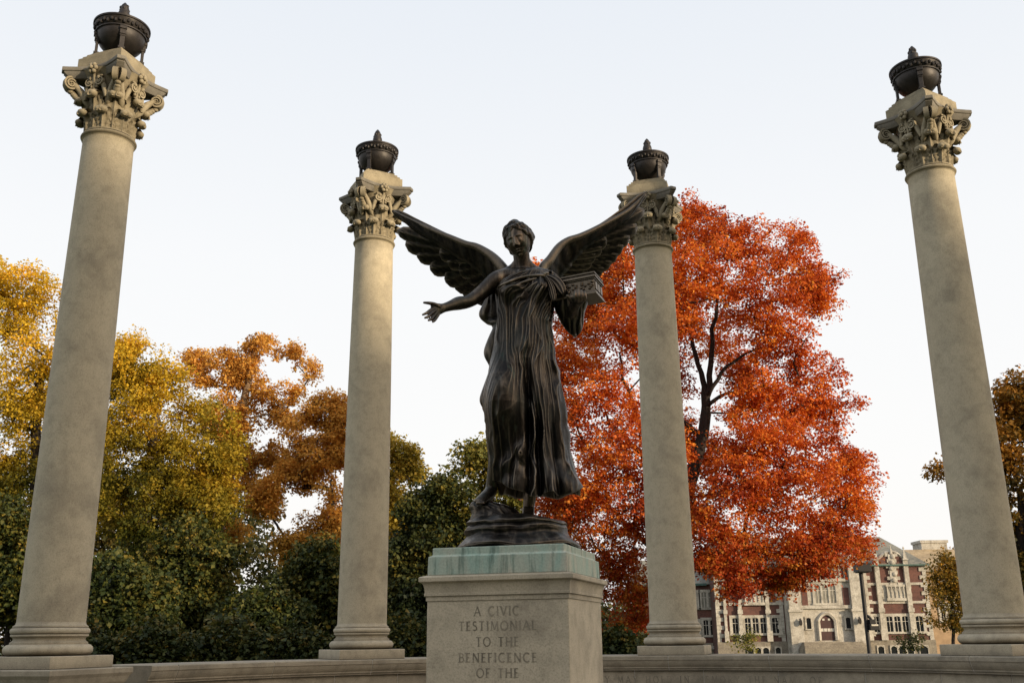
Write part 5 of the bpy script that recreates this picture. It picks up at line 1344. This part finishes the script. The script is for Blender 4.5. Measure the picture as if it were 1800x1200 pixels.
# upper blank stone panels with tracery ribs, brick aprons between
def panel(fn, a, b, t, bt):
    m = MB(); A, B = fn(a, t), fn(b, bt); m.bb(A.x, B.x, YB-.22, YB-.003, B.z, A.z); m.bb(A.x-.15, B.x+.15, YB-.34, YB-.221, A.z-.22, A.z); m.bb(A.x-.15, B.x+.15, YB-.36, YB-.223, B.z, B.z+.3)
    n = 4
    for k in range(n+1): x = A.x+(B.x-A.x)*k/n; m.bb(x-.07, x+.07, YB-.32, YB-.222, B.z+.31, A.z-.23)
    for k in range(n):
        c = A.x+(B.x-A.x)*(k+.5)/n; hw = (B.x-A.x)/n/2-.08; z = A.z-.9
        m.tube([(c-hw, YB-.25, z), (c-hw*.6, YB-.25, z+.35), (c, YB-.25, z+.62), (c+hw*.6, YB-.25, z+.35), (c+hw, YB-.25, z)], .045, 5)
    return m.build('stone_panel', TRIM, bld, abs_=True)
panel(Gp, 482, 632, 325, 462); panel(Hp, 478, 608, 355, 470)
# stone shafts, bands, quoins
t_ = MB()
def shaft(fn, a, b, t, bt, d=.3):
    A, B = fn(a, t), fn(b, bt); t_.bb(A.x, B.x, YB-d, YB-.004, max(zP, B.z), A.z)
    m_ = (A.z+B.z)/2; t_.bb(A.x-.12, B.x+.12, YB-d-.15, YB-d-.001, zP, zP+1.0); t_.bb(A.x-.08, B.x+.08, YB-d-.1, YB-d-.001, m_-.25, m_+.1)
zTop = zE
for fn, a, b in ((Gp, 441, 470), (Gp, 660, 690), (Gp, 328, 348), (Hp, 433, 466), (Hp, 645, 678), (Hp, 345, 362)):
    A = fn(a, 620).x; B = fn(b, 620).x
    t_.bb(A, B, YB-.32, YB-.004, zP, zE+.5); t_.bb(A-.1, B+.1, YB-.45, YB-.321, zP, zP+1.1); zz = Hp(600, 530).z; t_.bb(A-.08, B+.08, YB-.42, YB-.322, zz-.3, zz+.12)
    # pinnacle
    t_.sq_lathe([((B-A)/2+.06, zE+.5), ((B-A)/2+.06, zE+.62), ((B-A)/2-.04, zE+.66), (.04, zE+1.7), (.1, zE+1.75), (.03, zE+1.95)], 0, ((A+B)/2, YB-.17, 0))
def band(x0, x1, z, h, d=.14): t_.bb(x0, x1, YB-d, YB-.005, z-h/2, z+h/2)
xm0, xm1 = Gp(806, 600).x, Hp(308, 600).x
for z, h in ((Hp(400, 350).z, .26), (Hp(400, 482).z, .26), (Hp(700, 215).z, .3)):
    band(xL, xm0, z, h); band(xm1, xR, z, h)
def quoins(x, s, z0, z1):
    k = 0; z = z0
    while z < z1:
        h = .42; w = .75 if k % 2 else .42
        t_.bb(x, x+s*w, YB-.10, YB-.006, z+.01, min(z1, z+h-.01)); z += h; k += 1
quoins(xL+.01, 1, zP, zE-.2); quoins(Gp(800, 600).x, -1, zP, zE-.2); quoins(Hp(342, 600).x, 1, zP, zE-.2); quoins(xR-.01, -1, zP, zE-.2)
for fn, a, s in ((Hp, 478, -1), (Hp, 610, 1), (Gp, 482, -1), (Gp, 632, 1)): quoins(fn(a, 400).x, s, Hp(500, 470).z, Hp(500, 355).z)
t_.build('stone_trim', TRIM, bld, abs_=True)
# gables over the two pavilions
def gable(fn, xa, xb, xc, za):
    m = MB(); A, B = fn(xa, 215), fn(xb, 215); c = (A.x+B.x)/2; zt = za
    pts = [(A.x, zE-.02), (B.x, zE-.02), (B.x, zE+.6), (c+(B.x-A.x)*.22, zE+(zt-zE)*.86), (c, zt), (c-(B.x-A.x)*.22, zE+(zt-zE)*.86), (A.x, zE+.6)]
    n = len(pts); m.add([(x, YB-.08, z) for x, z in pts]+[(x, YB+3, z) for x, z in pts], [tuple(range(n)), tuple(range(n, 2*n))[::-1]]+[(i, i+n, (i+1) % n+n, (i+1) % n) for i in range(n)])
    o = m.build('gable', BRICK, bld, abs_=True)
    q = MB(); top = pts[2:]
    for i in range(len(top)-1):
        (x0, z0), (x1, z1) = top[i], top[i+1]; q.tube([(x0, YB-.05, z0+.05), (x1, YB-.05, z1+.05)], .16, 4)
    w2 = (B.x-A.x)*.13; q.bb(c-w2, c+w2, YB-.24, YB-.083, Hp(500, 350).z+.15, zt-.25)
    for k in range(6):
        z = zE-2.2+k*.62
        for s in (-1, 1): q.bb(c+s*w2, c+s*(w2+(.32 if k % 2 else .14)), YB-.2, YB-.084, z, z+.36)
    q.tube([(c, YB-.2, zt-.3), (c, YB-.2, zt+.6)], [.2, .05], 6)
    for k in range(5): blob(q, (c+.18*math.sin(k*2.1), YB-.3, zE-1.6+k*.62), (.24, .12, .26), 7, 5)
    q.build('carved_crest', TRIM, o, abs_=True)
gable(Hp, 424, 612, 0, Hp(515, 118).z); gable(Gp, 430, 650, 0, Hp(515, 118).z)
# entrance bay, all limestone with brick panels
e = MB(); yc = YB-.9; zC = Hp(60, 215).z
e.bb(xm0+.05, xm1-.05, yc, YB+2, -1.3, zC)
e.build('entrance_bay', TRIM, bld, abs_=True)
e = MB()
for fn, a, b in ((Gp, 814, 900), (Hp, 205, 282)):
    A, B = fn(a, 500).x, fn(b, 500).x; e.bb(A, B, yc-.5, yc-.003, -1.3, zC+.4); e.bb(A-.1, B+.1, yc-.7, yc-.503, -1.3, Hp(200, 545).z); e.bb(A-.2, B+.2, yc-.8, yc-.505, Hp(200, 548).z+.001, Hp(200, 530).z)
    e.sq_lathe([((B-A)/2+.1, zC+.4), ((B-A)/2+.1, zC+.55), (.08, zC+1.9), (.16, zC+1.98), (.05, zC+2.2)], 0, ((A+B)/2, yc-.2, 0))
for z, h in ((Hp(60, 325).z, .3), (Hp(60, 515).z, .34), (zC-.15, .3)):
    e.bb(Gp(906, 500).x, Hp(204, 500).x, yc-.25, yc-.004, z-h/2, z+h/2)
# stepped, carved parapet
cxm = (xm0+xm1)/2
for k, (hw, z0, z1) in enumerate(((2.6, zC, zC+.9), (1.9, zC+.9, zC+1.7), (1.0, zC+1.7, zC+2.4), (.35, zC+2.4, zC+3.1))): e.bb(cxm-hw, cxm+hw, yc-.1-.004*k, yc+.5, z0+.001, z1)
for k in range(9): blob(e, (cxm-2.2+k*.55, yc-.2, zC+.5+.3*(k % 2)), (.2, .12, .25), 7, 5)
for k in range(12): x = cxm-2.4+k*.436; e.bb(x-.05, x+.05, yc-.16, yc-.106, Hp(60, 318).z+.16, zC-.31)
e.build('stone_trim', TRIM, bld, abs_=True)
for fn, a, b, t, bt in ((Gp, 912, 975, 320, 500), (Hp, 142, 205, 365, 530), (Hp, 135, 190, 228, 332)):
    e = MB(); A, B = fn(a, t), fn(b, bt); e.bb(A.x, B.x-.03, yc-.05, yc-.004, B.z+.2, A.z-.18); e.build('brick_panel', BRICK, bld, abs_=True)
def ex(fn, a, b): return fn(a, 600).x, fn(b, 600).x
window(Gp(1022, 400).x, Hp(98, 420).x, Hp(50, 488).z, Hp(50, 352).z, 3, yc, GLASS_PALE, arch=.55, sur=.25)
for fn, a, b in ((Gp, 955, 990), (Hp, 168, 202)):
    x0, x1 = ex(fn, a, b); window(x0, x1, Hp(180, 668).z, Hp(180, 590).z, 1, yc, GLASS, arch=.2, sur=.14, mun=False)
# arched doorway
A, B = Gp(1068, 740), Hp(100, 750); x0, x1 = A.x, B.x; z0 = Hp(50, 752).z; z1 = Hp(50, 568).z
d = MB(); n = 12; rise = (x1-x0)*.42
poly = [(x0, z0), (x1, z0)]+[(x1+(x0-x1)*k/n, z1-rise+rise*math.sin(PI*k/n)**.7) for k in range(n+1)]
d.add([(x, yc-.02, z) for x, z in poly], [tuple(range(len(poly)))])
dr = d.build('door', WOODRED, bld, abs_=True)
g = MB()
for k in range(4): xx = x0+(x1-x0)*(.14+.24*k); g.bb(xx-.16, xx+.16, yc-.05, yc-.03, z0+(z1-z0)*.34, z0+(z1-z0)*.46)
for s in (-.3, .3): g.bb(cxm+s-.12, cxm+s+.12, yc-.05, yc-.03, z1-.62, z1-.42)
g.build('door_light', simple('door_glass', (.55, .52, .46), .3, 0, .2, 3), dr, abs_=True)
g = MB(); path = [(x1+.1, z0), (x1+.1, z1-rise)]+[(x1+.1+(x0-x1-.2)*k/n, z1-rise+(rise+.1)*math.sin(PI*k/n)**.7) for k in range(n+1)]+[(x0-.1, z1-rise), (x0-.1, z0)]
g.tube([(x, yc-.1, z) for x, z in path], .2, 5); g.build('door_arch', TRIM, bld, abs_=True)
for fn, a in ((Gp, 892), (Hp, 250)):
    q = fn(a, 600 if fn is Gp else 615); l = MB(); l.sq_lathe([(.03, -.32), (.12, -.22), (.14, .16), (.04, .36), (.02, .46)], 0, (q.x, yc-.95, q.z)); l.bb(q.x-.04, q.x+.04, yc-.76, yc-.502, q.z+.3, q.z+.38)
    l.build('wall_lantern', IRON, bld, abs_=True)
st = MB()
for k in range(5): st.bb(Gp(870, 700).x+.1*k, Hp(280, 700).x-.1*k, yc-3.2+.4*k, yc-.75, -1.3+.001*k, zP*(k+1)/5*.9)
st.build('front_steps', TRIM2, bld, abs_=True)
# sunny rear wing
YW = YB+16; x0 = at(1607, 1000, YW).x; x1 = at(1790, 1000, YW).x; ze = at(1650, 1004, YW).z
w_ = MB(); w_.bb(x0, x1, YW, YW+12, -1.3, ze); w_.build('rear_wing', simple('buff_stone_wall', (.36, .25, .15), .9, 0, .25, 1.2), bld, abs_=True)
r = MB(); prism(r, x0-1, x1, YW, YW+12, ze+.02, at(1650, 965, YW+6).z, 0, 0); r.build('roof', TANROOF, bld, abs_=True)
c_ = MB(); A = at(1614, 955, YW+7); B = at(1661, 972, YW+7); c_.bb(A.x, B.x, YW+6, YW+9, B.z-1, A.z); c_.bb(A.x-.15, B.x+.15, YW+5.85, YW+9.15, A.z+.001, A.z+.35); c_.build('chimney', TRIM, bld, abs_=True)
for k in range(6):
    a = at(1652+k*18, 1062, YW); b2 = at(1652+k*18+11, 1090, YW); window(a.x, b2.x, b2.z, a.z, 1, YW, GLASS, sur=.3)
    a = at(1652+k*18, 1022, YW); b2 = at(1652+k*18+11, 1045, YW); window(a.x, b2.x, b2.z, a.z, 1, YW, GLASS, sur=.3)

# ------------------------------------------------------------------ lamp post
YL = 48.0
BLACK = simple('black_paint', (.006, .006, .007), .6, .0, .2, 5)
lp_ = thing('lamp_post', 'tall black lamp post with a box shaped head in front of the brick building', 'lamp post', (at(1528, 1144, YL).x, YL, 0))
zt = at(1516, 1004, YL).z; X0 = lp_.location.x
m = MB(); m.lathe([(.20, 0), (.20, .04), (.14, .06), (.135, .5), (.11, .55), (.095, .6), (.088, zt)], 20, (X0, YL, 0)); m.build('pole', BLACK, lp_, 40, abs_=True)
A, B = at(1503, 990.5, YL), at(1528, 1005, YL)
m = MB(); m.bb(A.x, B.x, YL-.36, YL+.36, B.z+.01, A.z-.03); m.bb(A.x-.015, B.x+.015, YL-.375, YL+.375, A.z-.03, A.z+.02); m.bb(A.x+.06, B.x-.06, YL-.3, YL+.3, B.z-.025, B.z+.009); m.build('lamp_head', BLACK, lp_, abs_=True, bevel=.012)
A, B = at(1524, 1084, YL), at(1543, 1107, YL)
m = MB(); m.tube([(X0, YL, A.z+.12), (X0+.14, YL-.05, A.z+.02), (X0+.24, YL-.1, A.z-.12)], [.06, .07, .06], 8)
m.bb(X0+.06, B.x, YL-.3, YL+.1, B.z, (A.z+B.z)/2-.02); m.bb(X0+.1, B.x-.12, YL-.22, YL+.05, (A.z+B.z)/2-.02, A.z-.1)
m.build('floodlight', BLACK, lp_, abs_=True, bevel=.02)
m = MB(); zz = (A.z+B.z)/2; m.bb(X0+.13, B.x-.06, YL-.318, YL-.30, zz-.10, zz-.03); m.build('floodlight_lens', WHITE, lp_, abs_=True)

# ------------------------------------------------------------------ made-up hall, added unseen behind the viewer to block the low sun
hl = thing('sun_blocker_hall', 'long flat roofed brick hall, added out of view to block the low sun', 'building', (85, -45, 0))
HH = BLOCKER_H; HY = -45.0
m = MB(); m.bb(-45, 215, -60, HY, 0, HH); m.build('blocker_wall', BRICK, hl, abs_=True)
m = MB(); m.bb(-45.4, 215.4, -60.4, HY+.4, HH+.002, HH+.5); m.build('blocker_cornice', TRIM, hl, abs_=True)
for fl in range(6):
    m = MB()
    for k in range(44): x = -42+k*5.7; m.bb(x, x+1.8, HY+.02, HY+.1, 2+fl*4.2, 4.4+fl*4.2)
    o = m.build('blocker_window_row', GLASS, hl, abs_=True); o['kind'] = 'stuff'
# ------------------------------------------------------------------ light
SUN_AZ, SUN_EL = math.radians(SUN_AZ_DEG), math.radians(SUN_EL_DEG)   # azimuth measured from +Y towards +X
w = bpy.data.worlds.new('World'); scene.world = w; w.use_nodes = True
nt = w.node_tree; nt.nodes.clear(); L = nt.links.new
wo = nt.nodes.new('ShaderNodeOutputWorld'); bg = nt.nodes.new('ShaderNodeBackground'); L(bg.outputs[0], wo.inputs[0])
sky = nt.nodes.new('ShaderNodeTexSky'); sky.sky_type = 'NISHITA'; sky.sun_disc = False; sky.sun_elevation = SUN_EL; sky.sun_rotation = SUN_AZ; sky.dust_density = 3
tc = nt.nodes.new('ShaderNodeTexCoord'); sep = nt.nodes.new('ShaderNodeSeparateXYZ'); L(tc.outputs['Generated'], sep.inputs[0])
# thin high haze: near white at the horizon, a pale blue grey higher up
hz = ramp(nt, [(0.0, (.45, .42, .36)), (.499, (.5, .47, .4)), (.502, (.93, .90, .86)), (.58, (.91, .905, .895)), (.68, (.875, .885, .897)), (.80, (.76, .80, .855)), (1.0, (.52, .61, .76))])
mr = nt.nodes.new('ShaderNodeMapRange'); mr.inputs[1].default_value = -1; mr.inputs[2].default_value = 1; L(sep.outputs[2], mr.inputs[0]); L(mr.outputs[0], hz.inputs[0])
sc_ = nt.nodes.new('ShaderNodeVectorMath'); sc_.operation = 'SCALE'; sc_.inputs['Scale'].default_value = .07; L(sky.outputs[0], sc_.inputs[0])
col = mixc(nt, sc_.outputs[0], hz.outputs[0], .93)
# warm glow of the low sun in the haze
dp = nt.nodes.new('ShaderNodeVectorMath'); dp.operation = 'DOT_PRODUCT'; L(tc.outputs['Generated'], dp.inputs[0]); dp.inputs[1].default_value = (math.sin(SUN_AZ)*math.cos(SUN_EL), math.cos(SUN_AZ)*math.cos(SUN_EL), math.sin(SUN_EL))
gl = ramp(nt, [(.35, (0, 0, 0)), (.75, (.22, .14, .06)), (.95, (.9, .6, .28)), (1.0, (1.5, 1.0, .5))], dp.outputs['Value']).outputs[0]
col = mixc(nt, col, gl, 1.0, 'ADD')
L(col, bg.inputs['Color']); bg.inputs['Strength'].default_value = SKY_STR
sd = bpy.data.lights.new('sun', 'SUN'); sd.energy = SUN_E; sd.angle = math.radians(SUN_ANG); sd.color = (1.0, .80, .55)
so = bpy.data.objects.new('sun', sd); COL.objects.link(so); so.location = (20, -20, 30)
sv = Vector((math.sin(SUN_AZ)*math.cos(SUN_EL), math.cos(SUN_AZ)*math.cos(SUN_EL), math.sin(SUN_EL)))
so.rotation_euler = sv.to_track_quat('Z', 'Y').to_euler()
cy = scene.cycles
cy.use_denoising = True; cy.max_bounces = 6; cy.diffuse_bounces = 3; cy.transmission_bounces = 3; cy.glossy_bounces = 3
cy.sample_clamp_indirect = 4
